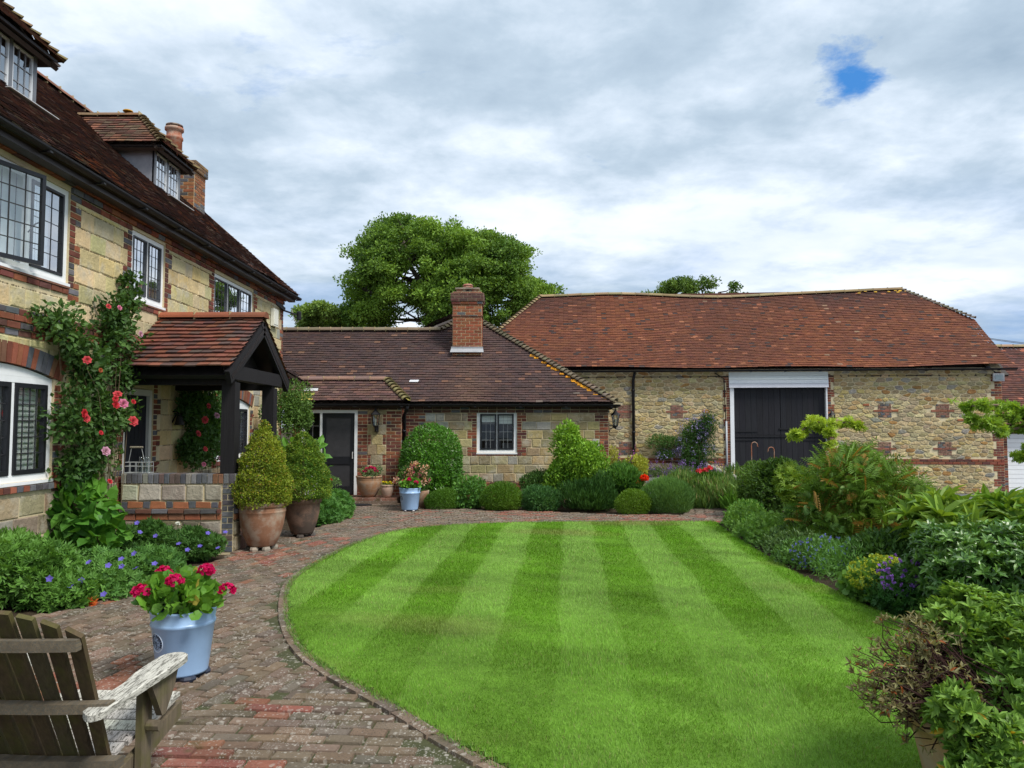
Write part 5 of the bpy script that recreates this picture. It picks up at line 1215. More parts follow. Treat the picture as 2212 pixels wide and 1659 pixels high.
def arm(sx_):
    x=sx_*.365; O=[(-.045,-.02),(-.055,.14),(-.052,.28),(-.072,.40),(-.074,.58),(-.055,.66),(0,.69),(.045,.67),(.064,.61),(.064,.45),(.055,.28),(.045,.05),(.04,-.03),(0,-.06)]
    if sx_<0: O=[(-a,b) for a,b in O][::-1]
    oo=smooth(O+[O[0]],4)[:-1]; m=MB(); n=len(oo)
    z=lambda b:.60+.035*b
    P=[c_(x+a,b,z(b)) for a,b in oo]; I=[c_(x+a*.88,b*.97+.01,z(b)+.005) for a,b in oo]
    V=[p+np.array((0,0,-.026)) for p in P]+P+I; F=[tuple(range(n))[::-1],tuple(range(2*n,3*n))]+[(k,(k+1)%n,n+(k+1)%n,n+k) for k in range(n)]+[(n+k,n+(k+1)%n,2*n+(k+1)%n,2*n+k) for k in range(n)]
    m.add(V,F,WG); a=m.build('armrest',M_ARM,t)
    m=MB(); m.prism([c_(x+.0,.36,.585),c_(x+.0,.62,.593),c_(x+.0,.58,.50),c_(x+.0,.50,.40),c_(x,.47,.40)],c_(.03*sx_,0,0)-c_(0,0,0),WM); m.build('arm_bracket',M_CHAIR,t)
    m=MB(); m.beam(c_(x-.05*sx_,.455,0.02),c_(x-.05*sx_,.455,.585),.095,.03,WM,up=(1,0,0)); m.build('leg',M_CHAIR,t)
    m=MB(); V=[c_(x-.085*sx_+e,y,z) for e in (-.014,.014) for y,z in ((.86,.33),(.86,.25),(-.28,.0),(-.28,.11))]; m.prism(V[:4],c_(.028,0,0)-c_(0,0,0),WM); m.build('side_rail',M_CHAIR,t)
    m=MB(); m.tube([c_(x-.03*sx_,.455,.36),c_(x+.03*sx_,.455,.36)],.025,8,WM); m.build('bolt_cap',M_CHAIR,t)
arm(1); arm(-1)
# ================================================================= planting
FB=np.array((1.42,1.30,1.15))
def unit(v): return v/(np.linalg.norm(v,axis=-1,keepdims=True)+1e-9)
def rnd(n,d=3): return NR.normal(0,1,(n,d))
TD=([(0,0,0),(.45,.5,.12),(1,0,-.03),(.45,-.5,.12)],[(0,2,1),(0,3,2)])
TB=([(0,0,0),(.35,0,-.03),(.7,0,-.05),(1,0,-.16),(.28,.46,.06),(.68,.38,.03),(.28,-.46,.06),(.68,-.38,.03)],[(0,6,1),(6,7,2),(6,2,1),(7,3,2),(0,1,4),(1,2,5),(1,5,4),(2,3,5)])
def fan(n=11):
    V=[(0.08,0,-.06)]
    for k in range(n):
        a=-2.75+5.5*k/(n-1); r=.5*(1 if k%2 else .86); V.append((.5+r*math.cos(a)*1.0-.06,r*math.sin(a),.10*(1 if k%2 else .6)))
    V.append((.45,0,-.02)); c=n+1
    return (V,[(c,k,k+1) for k in range(1,n)]+[(0,1,c),(0,c,n)])
TF=fan()
def lobed():
    V=[(0,0,0)];F=[]
    for k,a in enumerate((-1.5,-.75,0,.75,1.5)):
        b=len(V); L=1-.12*abs(a)
        c,s=math.cos(a),math.sin(a); V+=[(.55*L*c-.16*s,.55*L*s+.16*c,.05),(L*c,L*s,-.04),(.55*L*c+.16*s,.55*L*s-.16*c,.05)]
        F+=[(0,b+2,b+1),(0,b+1,b)]
    return (V,F)
TL=lobed()
TN=([(0,-.5,0),(0,.5,0),(1,0,0)],[(0,1,2)])
def pinnate():
    V=[];F=[]
    for k in range(7):
        x=.14+.12*k; l=.40*(1-.5*(k/7)**2)*(0.75 if k==0 else 1)
        for s in (-1,1):
            b=len(V); V+=[(x,0,-.10*x*x),(x+.075,s*l*.5,.03-.1*x*x),(x+.11,s*l,-.06-.1*x*x),(x+.03,s*l*.55,.0-.1*x*x)]; F+=[(b,b+1,b+2),(b,b+2,b+3)] if s>0 else [(b,b+2,b+1),(b,b+3,b+2)]
    b=len(V); V+=[(.9,0,-.08),(1.05,.03,-.13),(1.18,0,-.2),(1.05,-.03,-.13)]; F+=[(b,b+2,b+1),(b,b+3,b+2)]
    b=len(V); V+=[(0,-.008,0),(0,.008,0),(1.0,0,-.11)]; F+=[(b,b+1,b+2)]
    return (V,F)
TP=pinnate()
TEM=dict(d=TD,b=TB,f=TF,l=TL,n=TN,p=TP)
def frames(D,N,L,Wd):
    D=unit(D); B=unit(np.cross(N,D)); N2=np.cross(D,B)
    L=np.asarray(L).reshape(-1,1); Wd=np.asarray(Wd).reshape(-1,1)
    return np.stack([D*L,B*Wd,N2*L],2)
def lump3(P,f,seed):
    g=np.random.default_rng(seed); r=0
    for _ in range(5): r=r+np.sin(P@(g.normal(0,1,3)*f)+g.uniform(0,6.3))
    return r/2.5
def sample(blobs,n,shell=.45,lump=.16,lf=4.,seed=1,deep=.2):
    b=np.array([x[:6] for x in blobs],float); a=(b[:,3]*b[:,4]+b[:,4]*b[:,5]+b[:,3]*b[:,5])
    i=NR.choice(len(b),n,p=a/a.sum()); d=unit(rnd(n)); r=1-shell*NR.random(n)**1.6
    dp=NR.random(n)<deep; r[dp]=NR.random(dp.sum())**.5*.85
    c=b[i]; base=c[:,:3]+d*c[:,3:]; r=r*(1+lump*lump3(base,lf/np.mean(b[:,3:]).clip(.15,2)*.5,seed))
    return c[:,:3]+d*c[:,3:]*r[:,None], unit(d/c[:,3:])
def leafset(mb,P,N,L,Wd,pal,t='d',out=.7,up=.35,jt=.6,seed=2,sv=.3,droop=0,cf=2.5,mix=.3,face=.55,mi=0):
    n=len(P)
    D=N*out+rnd(n)*jt; D[:,2]+=up-droop; D=unit(D)
    F=unit(N*face+rnd(n)*.5+np.array((0,0,.55)))
    s=1+NR.uniform(-sv,sv,n); M=frames(D,F,L*s,Wd*s*NR.uniform(.85,1.15,n))
    k=np.clip(.5+.33*lump3(P,cf,seed)+NR.normal(0,mix*.6,n),0,1)[:,None]
    C=np.array(pal[0])*(1-k)+np.array(pal[1])*k
    if len(pal)>2:
        q=NR.random(n)<(pal[3] if len(pal)>3 else .05); C[q]=np.array(pal[2])
    C=C*NR.uniform(.8,1.2,(n,1))*FB
    mb.inst(TEM[t],P,M,C,mi)
def rect(x0,y0,x1,y1,Y,d=None,zmin=None):
    a,b=aY(x0,y1,Y),aY(x1,y0,Y); rx,rz=(b[0]-a[0])/2,(b[2]-a[2])/2
    return ((a[0]+b[0])/2,Y,(a[2]+b[2])/2,max(rx,.03),d if d else max(.1,(rx+rz)/2),max(rz,.03))
def stems(mb,base,tips,r=.012,col=(.12,.09,.055),bend=.15):
    base=np.asarray(base,float)
    for q in tips:
        q=np.asarray(q,float); m=base*.5+q*.5+rnd(1)[0]*bend*np.linalg.norm(q-base)*.4; b=base+rnd(1)[0]*np.array((r*4,r*4,0))
        mb.tube([b,m*.6+b*.4-(0,0,0),m*.5+q*.5,q],[r,r*.8,r*.6,r*.3],6,col)
def plant(name,label,cat,blobs,n,L,Wd,pal,t='d',mat=None,base=None,group=None,shell=.45,lump=.16,stem=True,seed=1,zmin=.0,fol='foliage',extra=None,deep=.2,**k):
    b=np.array([x[:6] for x in blobs]); bz=base if base is not None else (b[:,0].mean(),b[:,1].mean(),max(0,(b[:,2]-b[:,5]).min()))
    T=thing(name,label,cat,bz,group)
    mb=MB(); P,N=sample(blobs,n,shell,lump,seed=seed,deep=deep); ok=P[:,2]>zmin; leafset(mb,P[ok],N[ok],L,Wd,pal,t,seed=seed,**k)
    mb.build(fol,mat or M_LEAF,T)
    if stem:
        sm=MB(); stems(sm,bz,[x[:3] for x in blobs for _ in range(2)],r=.5*min(.03,max(.008,np.mean(b[:,3])*.06))); sm.build('stems',M_STEM,T)
    if extra: extra(T)
    return T
def daisy(T,pts,r,cols,petals=5,name='flower',face=(0,-.6,.8)):
    """small open flowers, one part each set"""
    for p in pts:
        m=MB(); nrm=unit(np.array(face)+rnd(1)[0]*.3)[None]
        a=unit(np.cross(nrm[0],(1,0.1,0))); b=np.cross(nrm[0],a); D=np.array([a*math.cos(2*math.pi*k/petals)+b*math.sin(2*math.pi*k/petals)+nrm[0]*.25 for k in range(petals)])
        M=frames(D,np.tile(nrm,(petals,1)),np.full(petals,r),np.full(petals,r*1.05)); C=np.array([cols]*petals)*NR.uniform(.85,1.15,(petals,1))
        m.inst(TD,np.tile(np.asarray(p,float),(petals,1)),M,C); m.build(name,M_PETAL,T)
def puff(T,p,r,col,n=70,pet=.5,name='flower_head',stalk=None,flat=.9,col2=None):
    m=MB(); d=unit(rnd(n)); d[:,2]=np.abs(d[:,2])*1.15-.35; P=np.asarray(p)+d*np.array((r,r,r*flat)); D=unit(d+rnd(n)*.5)
    M=frames(unit(np.cross(D,rnd(n))),D,np.full(n,r*pet),np.full(n,r*pet)); C=np.array(col)*NR.uniform(.7,1.3,(n,1))
    if col2 is not None: q=NR.random(n)<.35; C[q]=np.array(col2)*NR.uniform(.8,1.2,(q.sum(),1))
    m.inst(TD,P-M[:,:,0]*.5,M,C); m.build(name,M_PETAL,T)
    if stalk is not None:
        s=MB(); s.tube([stalk,(np.asarray(stalk)+p)/2+rnd(1)[0]*.01,np.asarray(p)],.0035,5,(.12,.22,.05)); s.build('flower_stalk',M_LEAF,T)
def rose(T,p,r,col,face=(1,-.5,.4),name='rose_flower'):
    m=MB(); nrm=unit(np.array(face,float)+rnd(1)[0]*.25); a=unit(np.cross(nrm,(.1,.2,1))); b=np.cross(nrm,a)
    for ring,(rr,tilt,k) in enumerate(((1.,.35,7),(.75,.8,6),(.5,1.4,5),(.28,2.4,4))):
        D=[];Ps=[]
        for i in range(k):
            t=2*math.pi*i/k+ring*.5; u=a*math.cos(t)+b*math.sin(t); D.append(u+nrm*tilt); Ps.append(np.asarray(p)+u*r*.12*(1+ring*.1)+nrm*r*.05*ring)
        D=np.array(D); N=np.tile(nrm,(k,1))-unit(D)*.3; M=frames(D,N,np.full(k,r*rr),np.full(k,r*rr*1.15)); m.inst(TB,np.array(Ps),M,np.array([col]*k)*NR.uniform(.8,1.2,(k,1))*(1-.08*ring))
    m.build(name,M_PETAL,T)
G1=[(.045,.115,.018),(.11,.24,.035)]; DK=[(.022,.062,.016),(.055,.13,.03)]
# ---- clipped box cones in pots
def cone(base,prof,n,pal,label,potname,seed):
    T=thing('box_cone',label,'topiary',base); Hh=prof[-1][1]; zs=np.array([z for r,z in prof]); rs=np.array([r for r,z in prof])
    m=MB()
    for nn,sh,L in ((n*2//3,(.91,1.04),.027),(n//4,(.78,.93),.034)):
        z=np.interp(NR.random(nn)**1.0,np.cumsum(np.concatenate([[0],(rs[1:]+rs[:-1])*np.diff(zs)]))/np.sum((rs[1:]+rs[:-1])*np.diff(zs)),zs); r=np.interp(z,zs,rs); a=NR.uniform(0,6.283,nn); q=NR.uniform(*sh,nn)
        P=np.stack([base[0]+r*np.cos(a)*q,base[1]+r*np.sin(a)*q,base[2]+z],1); sl=np.interp(z,zs,np.gradient(rs,zs)); N=unit(np.stack([np.cos(a),np.sin(a),-sl],1))
        P=P+N*(.024*lump3(P,16,seed)+.020*lump3(P,45,seed+1))[:,None]
        leafset(m,P,N,L,.016,pal,'d',out=.6,up=.25,jt=.7,seed=seed,cf=7,mix=.85)
    m.build('foliage',M_LEAF,T); s=MB(); s.tube([base,np.array(base)+(0,0,Hh*.9)],[.03,.01],8,(.1,.08,.05)); s.build('trunk',M_STEM,T); return T
c1=[(.30,.0),(.395,.05),(.43,.16),(.405,.32),(.345,.5),(.265,.70),(.175,.89),(.085,1.05),(.03,1.14),(.004,1.19)]
c1=[(r*.93 if r>.3 else r,z) for r,z in c1]
cone((-3.54,10.72,.63),c1,26000,[(.085,.145,.013),(.215,.28,.03),(.27,.20,.04),.05],'golden green clipped box cone in the ribbed pot by the porch wall',0,3)
c2=[(.28,.0),(.40,.06),(.42,.2),(.38,.42),(.30,.66),(.2,.88),(.1,1.0),(.02,1.06)]
cone((-3.32,11.98,.58),c2,24000,[(.045,.11,.014),(.15,.25,.03),(.25,.27,.035),.05],'darker green clipped box cone standing behind the golden one',0,9)
# ---- clipped domes and shrubs along the cottage
def dome(label,r,Y,n,pal,L=.02,Wd=.008,t='d',seed=1,cat='shrub',name='clipped_shrub',lump=.10,shell=.28,mat=None,zmin=.0,**k):
    return plant(name,label,cat,[rect(*r,Y)],n,L,Wd,pal,t,seed=seed,lump=lump,shell=shell,mat=mat,base=(aY((r[0]+r[2])/2,r[3],Y)[0],Y,0),zmin=zmin,deep=.25,**k)
lb=rect(866,914,999,1075,17.35,.72); lb2=rect(862,960,1002,1085,17.35,.72)
plant('laurel_shrub','big rounded glossy clipped shrub against the cottage wall left of its window','shrub',[lb,lb2],17000,.075,.03,[(.03,.10,.012),(.085,.235,.025)],mat=M_GLOSS,seed=4,lump=.05,shell=.22,out=.5,up=.35,base=(lb[0],17.35,0),deep=.15)
dome('low flattened bright green clipped mound between the far blue pot and cottage wall',(915,1054,992,1110),16.0,14000,[(.03,.09,.008),(.07,.165,.016)],.034,.009,'n',seed=5)
dome('low fine leaved green mound in front of the cottage window wall',(1036,1042,1130,1110),15.75,22000,[(.04,.11,.008),(.085,.18,.016)],.036,.010,'n',seed=6)
dome('small bright yellow green dome at the path edge left of the large grey green dome',(1330,1058,1408,1120),15.2,15000,[(.045,.115,.006),(.095,.185,.014)],.034,.009,'n',seed=7)
dome('large grey green dome of upright shoots at the right end of the cottage border',(1386,1033,1499,1122),15.35,16000,[(.04,.11,.03),(.10,.21,.06)],.07,.011,'n',seed=8,lump=.03,shell=.25,out=.5,up=.9,jt=.25)
lg=[rect(1185,960,1300,1085,16.7,.55),rect(1188,925,1290,1040,16.7,.5),rect(1200,902,1262,985,16.7,.32),rect(1235,935,1310,1055,16.65,.4),rect(1170,985,1240,1075,16.6,.35),rect(1225,985,1306,1075,16.55,.4)]
plant('lime_shrub','tall loose lime green shrub against the right part of the cottage wall','shrub',lg,12500,.075,.042,[(.06,.16,.018),(.20,.37,.045)],seed=10,shell=.6,lump=.28,up=.6,base=(lg[0][0],16.7,0))
plant('leafy_perennial','mid green toothed perennial between laurel and low mound','perennial',[rect(975,1035,1050,1110,16.3,.4)],2600,.075,.05,[(.05,.14,.03),(.11,.26,.05)],seed=11,up=.5)
plant('leafy_perennial','soft blue green perennial clump below the lime shrub','perennial',[rect(1118,1052,1218,1112,15.8,.45)],5200,.07,.02,[(.035,.11,.035),(.08,.19,.06)],seed=12,up=.7)
plant('evergreen_shrub','dark green bushy shrub left of the lime shrub under the cottage wall','shrub',[rect(1125,1018,1208,1080,17.0,.45)],4200,.07,.022,DK,seed=13,up=.5)
plant('grassy_clump','dark green fine stemmed clump below and right of the lime shrub','perennial',[rect(1210,1042,1332,1116,15.75,.5),rect(1270,1030,1330,1110,15.9,.4)],7000,.12,.011,[(.022,.07,.016),(.05,.125,.028)],'d',seed=14,up=1.1,out=.3,jt=.35)
plant('poppy_plant','bushy green poppy plant with one scarlet flower beside the cottage corner','poppy',[rect(1302,1008,1388,1075,16.5,.45)],4200,.12,.03,[(.04,.12,.025),(.085,.20,.04)],seed=15,up=.8,extra=lambda T:(puff(T,aY(1392,1033,16.2),.085,(.75,.045,.008),60,.9,'poppy_flower',stalk=aY(1385,1075,16.4)),puff(T,aY(1377,1043,16.2),.045,(.5,.06,.015),25,.9,'faded_poppy')))
plant('variegated_shrub','yellow edged slender shrub in the gap between cottage corner and barn','shrub',[rect(1308,965,1338,1040,18.7,.3)],1500,.05,.025,[(.14,.20,.03),(.38,.38,.09)],seed=16,up=.6)
plant('golden_shrub','small golden leaved shrub at the foot of the barn downpipe','shrub',[rect(1352,985,1402,1030,18.4,.4)],1300,.06,.035,[(.16,.22,.03),(.30,.33,.05)],seed=17,up=.6)
plant('border_foliage','mixed feathery green perennials at the foot of the barn wall left of the downpipe','perennial',[rect(1310,1000,1372,1060,18.0,.5)],3000,.09,.02,G1,seed=18,up=.9)
for x,y0,y1,lab in ((1337,975,1015,'shorter pink purple foxglove spike beside the cottage corner'),(1364,962,1000,'taller leaning purple foxglove spike in front of the barn downpipe')):
    T=thing('foxglove',lab,'foxglove',(aY(x,y1,18.2)[0],18.2,-.1)); a,b=aY(x-2,y1,18.2),aY(x+(9 if x>1350 else 1),y0-3,18.2); m=MB(); m.tube([(a[0],18.2,-.1),a,b],.006,5,(.1,.2,.06)); m.build('stem',M_LEAF,T)
    m=MB(); n=40; t=NR.random(n)[:,None]; P=a*(1-t)+b*t; d=unit(rnd(n)*(1,1,.2)-(0,0,.5)); r=.06*(1-.6*t[:,0]); m.inst(TB,P,frames(d,rnd(n),r,r*.8),np.array((.40,.12,.36))*NR.uniform(.6,1.3,(n,1))); m.build('flower_spike',M_PETAL,T)
# ---- wall shrub with blue flowers on the barn
cb=[(1395,938,1470,968),(1450,925,1545,1010),(1412,968,1462,995),(1505,890,1545,935),(1470,905,1535,960),(1475,980,1530,1030)]
cbl=[]
for x0,y0,x1,y1 in cb:
    a,_=fb.px((x0+x1)/2,(y0+y1)/2); p=fb.P(a,_,.28); s=p[1]/1620.; cbl.append((p[0],p[1],p[2],(x1-x0)/2*s,.24,(y1-y0)/2*s))
def blueflow(T):
    P,N=sample(cbl[1:5],240,.15,.25,seed=2,deep=0); m=MB()
    for p in P[P[:,1]<cbl[1][1]+.1][:120]:
        n=9; q=p+rnd(n)*(.05,.04,.05); d=unit(rnd(n)); m.inst(TD,q,frames(d,rnd(n),np.full(n,.05),np.full(n,.045)),np.array((.30,.27,.50))*NR.uniform(.6,1.3,(n,1)))
    m.build('blossom',M_PETAL,T)
plant('wall_shrub','sprawling dark shrub with lilac blue flowers trained on the barn wall','shrub',cbl,9500,.075,.028,[(.025,.075,.02),(.065,.15,.04)],seed=20,shell=.7,lump=.3,base=(cbl[-1][0],cbl[-1][1],-.42),zmin=-.45,extra=blueflow,deep=.3)
def spikes(T,pts,h,col,n=12,r=.02,name='flower_spikes'):
    m=MB()
    for p in pts:
        t=NR.random(n)[:,None]; P=np.asarray(p)+np.array((0,0,1))*t*h+rnd(n)*(r*.5,r*.5,0); d=unit(rnd(n)); m.inst(TD,P,frames(d,rnd(n),np.full(n,r*1.5),np.full(n,r*1.4)),np.array(col)*NR.uniform(.6,1.3,(n,1)))
    m.build(name,M_PETAL,T)
cm_=[rect(1392,1012,1450,1048,19.2,.4),rect(1440,1008,1510,1045,19.4,.4),rect(1495,1010,1570,1045,19.6,.4)]
plant('catmint_row','row of grey green catmint with purple flower spikes below the barn wall','perennial',cm_,4500,.06,.02,[(.06,.11,.045),(.11,.18,.07)],seed=21,up=.8,zmin=-.5,extra=lambda T:spikes(T,[sample(cm_,1,.1,.1,deep=0)[0][0]+(0,-.1,.08) for _ in range(130)],.14,(.20,.12,.36),10,.02))
mw=[rect(1425,1025,1520,1100,17.0,.7),rect(1500,1035,1615,1112,16.4,.8),rect(1550,1020,1640,1090,17.4,.7),rect(1470,1065,1560,1115,16.2,.4)]
plant('lavender_bed','airy grey green lavender and grasses filling the border before the fence','perennial',mw,14000,.17,.012,[(.06,.13,.035),(.15,.26,.075),(.24,.24,.12),.08],'d',seed=22,up=1.3,out=.25,jt=.3,shell=.7,zmin=-.3,stem=False)
T=plant('lily_plant','small border plant with three coral red flowers in front of the picket fence','lily',[rect(1495,1025,1570,1050,16.9,.25)],900,.12,.02,G1,seed=23,up=1.2,stem=False)
for x,y in ((1510,1018),(1524,1016),(1533,1011)): puff(T,aY(x,y,16.8),.06,(.62,.06,.07),30,1.0,'coral_flower',stalk=aY(x,y+30,16.9))
plant('strap_leaf_clump','bright green strap leaved clump at the bend of the brick path','perennial',[rect(1555,1085,1612,1130,15.6,.3)],420,.30,.022,[(.07,.18,.025),(.13,.29,.045)],'b',seed=24,up=1.0,out=.7,jt=.4,stem=False)
# ---- big right hand border
plant('leafy_perennial','lush mid green perennials at the far end of the right border by the lawn corner','perennial',[rect(1568,1085,1650,1165,13.2,.5),rect(1600,1110,1690,1180,12.2,.5)],7500,.07,.034,[(.045,.13,.03),(.10,.25,.05)],seed=30,up=.5)
plant('dark_shrub','dense dark rounded shrub in front of the black barn doors','shrub',[rect(1603,988,1740,1130,14.2,.9),rect(1640,985,1725,1060,14.0,.6)],11000,.075,.036,[(.02,.055,.012),(.075,.155,.028)],seed=31,shell=.5)
mh=[rect(1740,1000,1960,1185,10.7,.75),rect(1760,985,1900,1080,10.7,.6),rect(1720,1080,1830,1200,10.5,.5),rect(1870,1030,1985,1170,10.7,.6),rect(1800,970,1890,1030,10.8,.3)]
plant('fern_leaved_shrub','tall feathery shrub with bronze tipped ferny leaves before the barn wall','shrub',mh,2400,.23,.25,[(.028,.08,.013),(.115,.225,.032),(.22,.14,.035),.10],'p',seed=32,out=.8,up=.2,jt=.55,droop=.45,shell=.5,lump=.2,base=(4.7,10.7,0),face=.4)
plant('yellow_green_shrub','pale yellow green feathery shrub left of the tall ferny shrub','shrub',[rect(1690,1010,1790,1110,12.2,.5),rect(1730,1030,1800,1090,11.9,.4)],4200,.085,.07,[(.08,.17,.025),(.21,.32,.05)],'l',seed=33,up=.2,out=.8,jt=.5,shell=.6,lump=.3)
plant('leafy_perennial','pale leaved perennials at the lawn edge below the ferny shrub','perennial',[rect(1640,1140,1735,1215,11.0,.4)],4000,.06,.034,[(.06,.15,.03),(.16,.30,.07)],seed=34,up=.5)
def fl_pts(r,Y,n): 
    P,_=sample([rect(*r,Y)],n*2,.1,.1,deep=0); return P[P[:,1]<Y][:n]
def bluebits(r,Y,n,col=(.16,.17,.52),s=.016):
    def f(T):
        m=MB(); P=fl_pts(r,Y,n)
        for p in P:
            k=5; d=unit(rnd(k)+np.array((0,-.6,.3))); m.inst(TD,np.tile(p+np.array((0,-.03,.03)),(k,1)),frames(d,rnd(k),np.full(k,s),np.full(k,s)),np.array(col)*NR.uniform(.7,1.3,(k,1)))
        m.build('blossom',M_PETAL,T)
    return f
plant('blue_flowered_perennial','grey green perennial dotted with small blue flowers along the lawn','perennial',[rect(1690,1165,1860,1265,9.6,.6)],8500,.05,.03,[(.035,.10,.03),(.085,.185,.05)],seed=35,up=.5,extra=bluebits((1690,1160,1860,1240),9.4,150,(.17,.20,.58),.022))
plant('ladys_mantle',"mound of frothy yellow green lady's mantle spilling on to the lawn edge",'perennial',[rect(1828,1225,1965,1320,7.7,.45),rect(1870,1212,1950,1275,7.9,.4)],1900,.075,.075,[(.07,.165,.035),(.15,.28,.06)],'f',seed=36,up=.4,out=.6,extra=bluebits((1825,1205,1960,1290),7.6,420,(.38,.44,.05),.019))
plant('cranesbill','low cranesbill with violet blue flowers beside the yellow green mound','perennial',[rect(1905,1225,2010,1350,7.2,.4)],2500,.055,.055,[(.03,.10,.025),(.08,.19,.04)],'l',seed=37,up=.4,extra=bluebits((1890,1205,1990,1290),7.1,90,(.27,.13,.55),.024))
BL=[rect(1985,1085,2120,1185,8.5,.5),rect(2100,1085,2260,1190,8.4,.6)]
ck=[rect(1990,1160,2130,1340,6.7,.55),rect(2080,1130,2260,1330,6.6,.6),rect(2120,1140,2260,1250,6.6,.5),rect(2000,1140,2080,1230,6.8,.4)]
CK=ck
plant('shade_perennials','deep green foliage filling the border behind the glossy shrub','perennial',[rect(1960,1120,2060,1230,8.9,.5),rect(1830,1150,2000,1230,9.0,.5)],6000,.07,.03,DK,seed=40,up=.5)
T=thing('clematis','dark purple clematis flowers among the border leaves near the lawn corner','clematis',aY(1716,1150,11.4)); m=MB(); m.tube([aY(1716,1190,11.5),aY(1714,1150,11.4),aY(1716,1128,11.3)],.006,5,(.1,.15,.05)); m.build('stem',M_STEM,T)
for x,y in ((1708,1126),(1718,1129),(1727,1124)): puff(T,aY(x,y,11.2),.05,(.15,.02,.17),16,1.3,'clematis_flower')
for k,(Y_,x_,lab) in enumerate(((12.6,3.78,'small bright perennial clump at the lawn corner by the path end'),(11.4,3.72,'small leafy clump at the lawn edge beside the pale perennials'),(10.2,3.66,'small grey green clump at the lawn edge before the blue flowered perennial'),(8.75,3.68,"small feathery clump at the lawn edge just beyond the lady's mantle"),(6.9,3.82,"low dark clump at the lawn edge between lady's mantle and azalea"))):
    pal=[[(.06,.15,.03),(.14,.28,.06)],[(.05,.13,.03),(.12,.25,.05)],[(.05,.11,.04),(.11,.19,.07)],[(.035,.11,.025),(.09,.22,.045)],[(.03,.09,.022),(.075,.17,.035)]][k]
    plant('edge_perennial',lab,'perennial',[(x_+.12,Y_,.13,.38,.6,.24),(x_+.3,Y_+.35,.16,.35,.45,.26)],3600,.055,(.03,.035,.025,.009,.04)[k],pal,'dldnl'[k],seed=140+k,up=.6,shell=.6,lump=.25,stem=False)
# airy maple sprigs
def sprig(name,label,base,tips,Y,n,pal,L=.09,r=.30,seed=1,t='l'):
    T=thing(name,label,'tree',base); sm=MB(); P0=np.asarray(base,float); bl=[]
    for path in tips:
        Q=[P0 if isinstance(path[0],str) else aY(*path[0][:2],Y)]+[aY(x,y,Y+R.uniform(-.2,.2)) for x,y in path[1:]]
        sm.tube(Q,list(np.linspace(.026,.008,len(Q))),6,(.16,.12,.08)); bl+=[(*q,r*.5,r*.5,r*.38) for q in Q[1:] for _ in (0,1)]
        for k in range(2): bl.append((*(Q[-1]+rnd(1)[0]*(.06,.06,.04)),r*.35,r*.35,r*.2))
    sm.build('branch',M_STEM,T); m=MB(); P,N=sample(bl,n,.8,.3,seed=seed,deep=.4); leafset(m,P,N,L,L*1.0,pal,t,up=-.15,out=.8,jt=.6,seed=seed,face=.2); m.build('leaves',M_LEAF,T); return T
sprig('slender_maple','slender young tree with flat sprays of lime leaves in front of the barn door',(4.85,12.0,-.03),[('b',(1797,1010),(1792,960),(1790,935)),((1792,950),(1770,925),(1745,920),(1722,938)),((1791,935),(1800,915),(1830,912),(1852,918)),((1791,930),(1770,912),(1757,905)),((1745,920),(1735,935),(1720,940))],12.0,900,[(.12,.22,.02),(.26,.38,.045)],seed=51,r=.20,L=.065)
sprig('overhanging_maple','green leafy branches reaching in from the right in front of the barn',(9.2,9.0,-.03),[('b',(2330,1100),(2290,950),(2230,900)),((2240,905),(2200,895),(2160,875),(2125,875),(2092,878)),((2230,905),(2190,905),(2150,900),(2120,915),(2100,905)),((2230,905),(2205,925),(2165,930),(2150,920)),((2240,910),(2215,890),(2190,880)),((2260,930),(2225,965),(2206,985))],9.0,1500,[(.09,.19,.02),(.21,.35,.045)],seed=52,r=.18,L=.055)
for k,(x,y0,y1) in enumerate(((2118,1030,1085),(2142,1035,1085),(2168,1028,1080))):
    pass
# ---- azaleas in the foreground pot
def whorls(label,name,blobs,nw,pal,seed,L=.055,Wd=.015,nleaf=9,base=(2.24,3.62,.4),shell=.5,twig=(.035,.022,.016),tw=160,lump=.2,up=.5,open_=.9,cat='azalea',mat=None):
    T=thing(name,label,cat,base); P,N=sample(blobs,nw,shell,lump,seed=seed,deep=.15); ok=P[:,2]>.05; P,N=P[ok],N[ok]; n=len(P)
    ax=unit(N*.7+rnd(n)*.35+np.array((0,0,up))); a=unit(np.cross(ax,rnd(n))); b=np.cross(ax,a); m=MB()
    for k in range(nleaf):
        t=2*math.pi*k/nleaf+NR.uniform(-.3,.3,n); D=(a*np.cos(t)[:,None]+b*np.sin(t)[:,None])*open_+ax*NR.uniform(.25,.9,(n,1)); s=NR.uniform(.7,1.2,n)
        kk=np.clip(.5+.3*lump3(P,5,seed)+NR.normal(0,.25,n),0,1)[:,None]; C=(np.array(pal[0])*(1-kk)+np.array(pal[1])*kk)*NR.uniform(.8,1.2,(n,1))
        q=NR.random(n)<(pal[3] if len(pal)>3 else 0); C[q]=pal[min(2,len(pal)-1)]
        m.inst(TB,P,frames(D,ax+rnd(n)*.2,L*s,Wd*s*1.35),C)
    m.build('foliage',mat or M_LEAF,T)
    sm=MB(); bs=np.asarray(base,float); idx=NR.choice(n,min(tw,n),replace=False)
    for i in idx:
        q=P[i]; b0=bs+rnd(1)[0]*(.1,.1,.02); m1=b0*.55+q*.45+rnd(1)[0]*.07; m1[2]=max(m1[2],.40); m2=b0*.2+q*.8+rnd(1)[0]*.045
        sm.tube([b0,m1,m2,q],[.006,.004,.0028,.0016],5,twig)
    sm.build('branches',M_STEM,T); return T
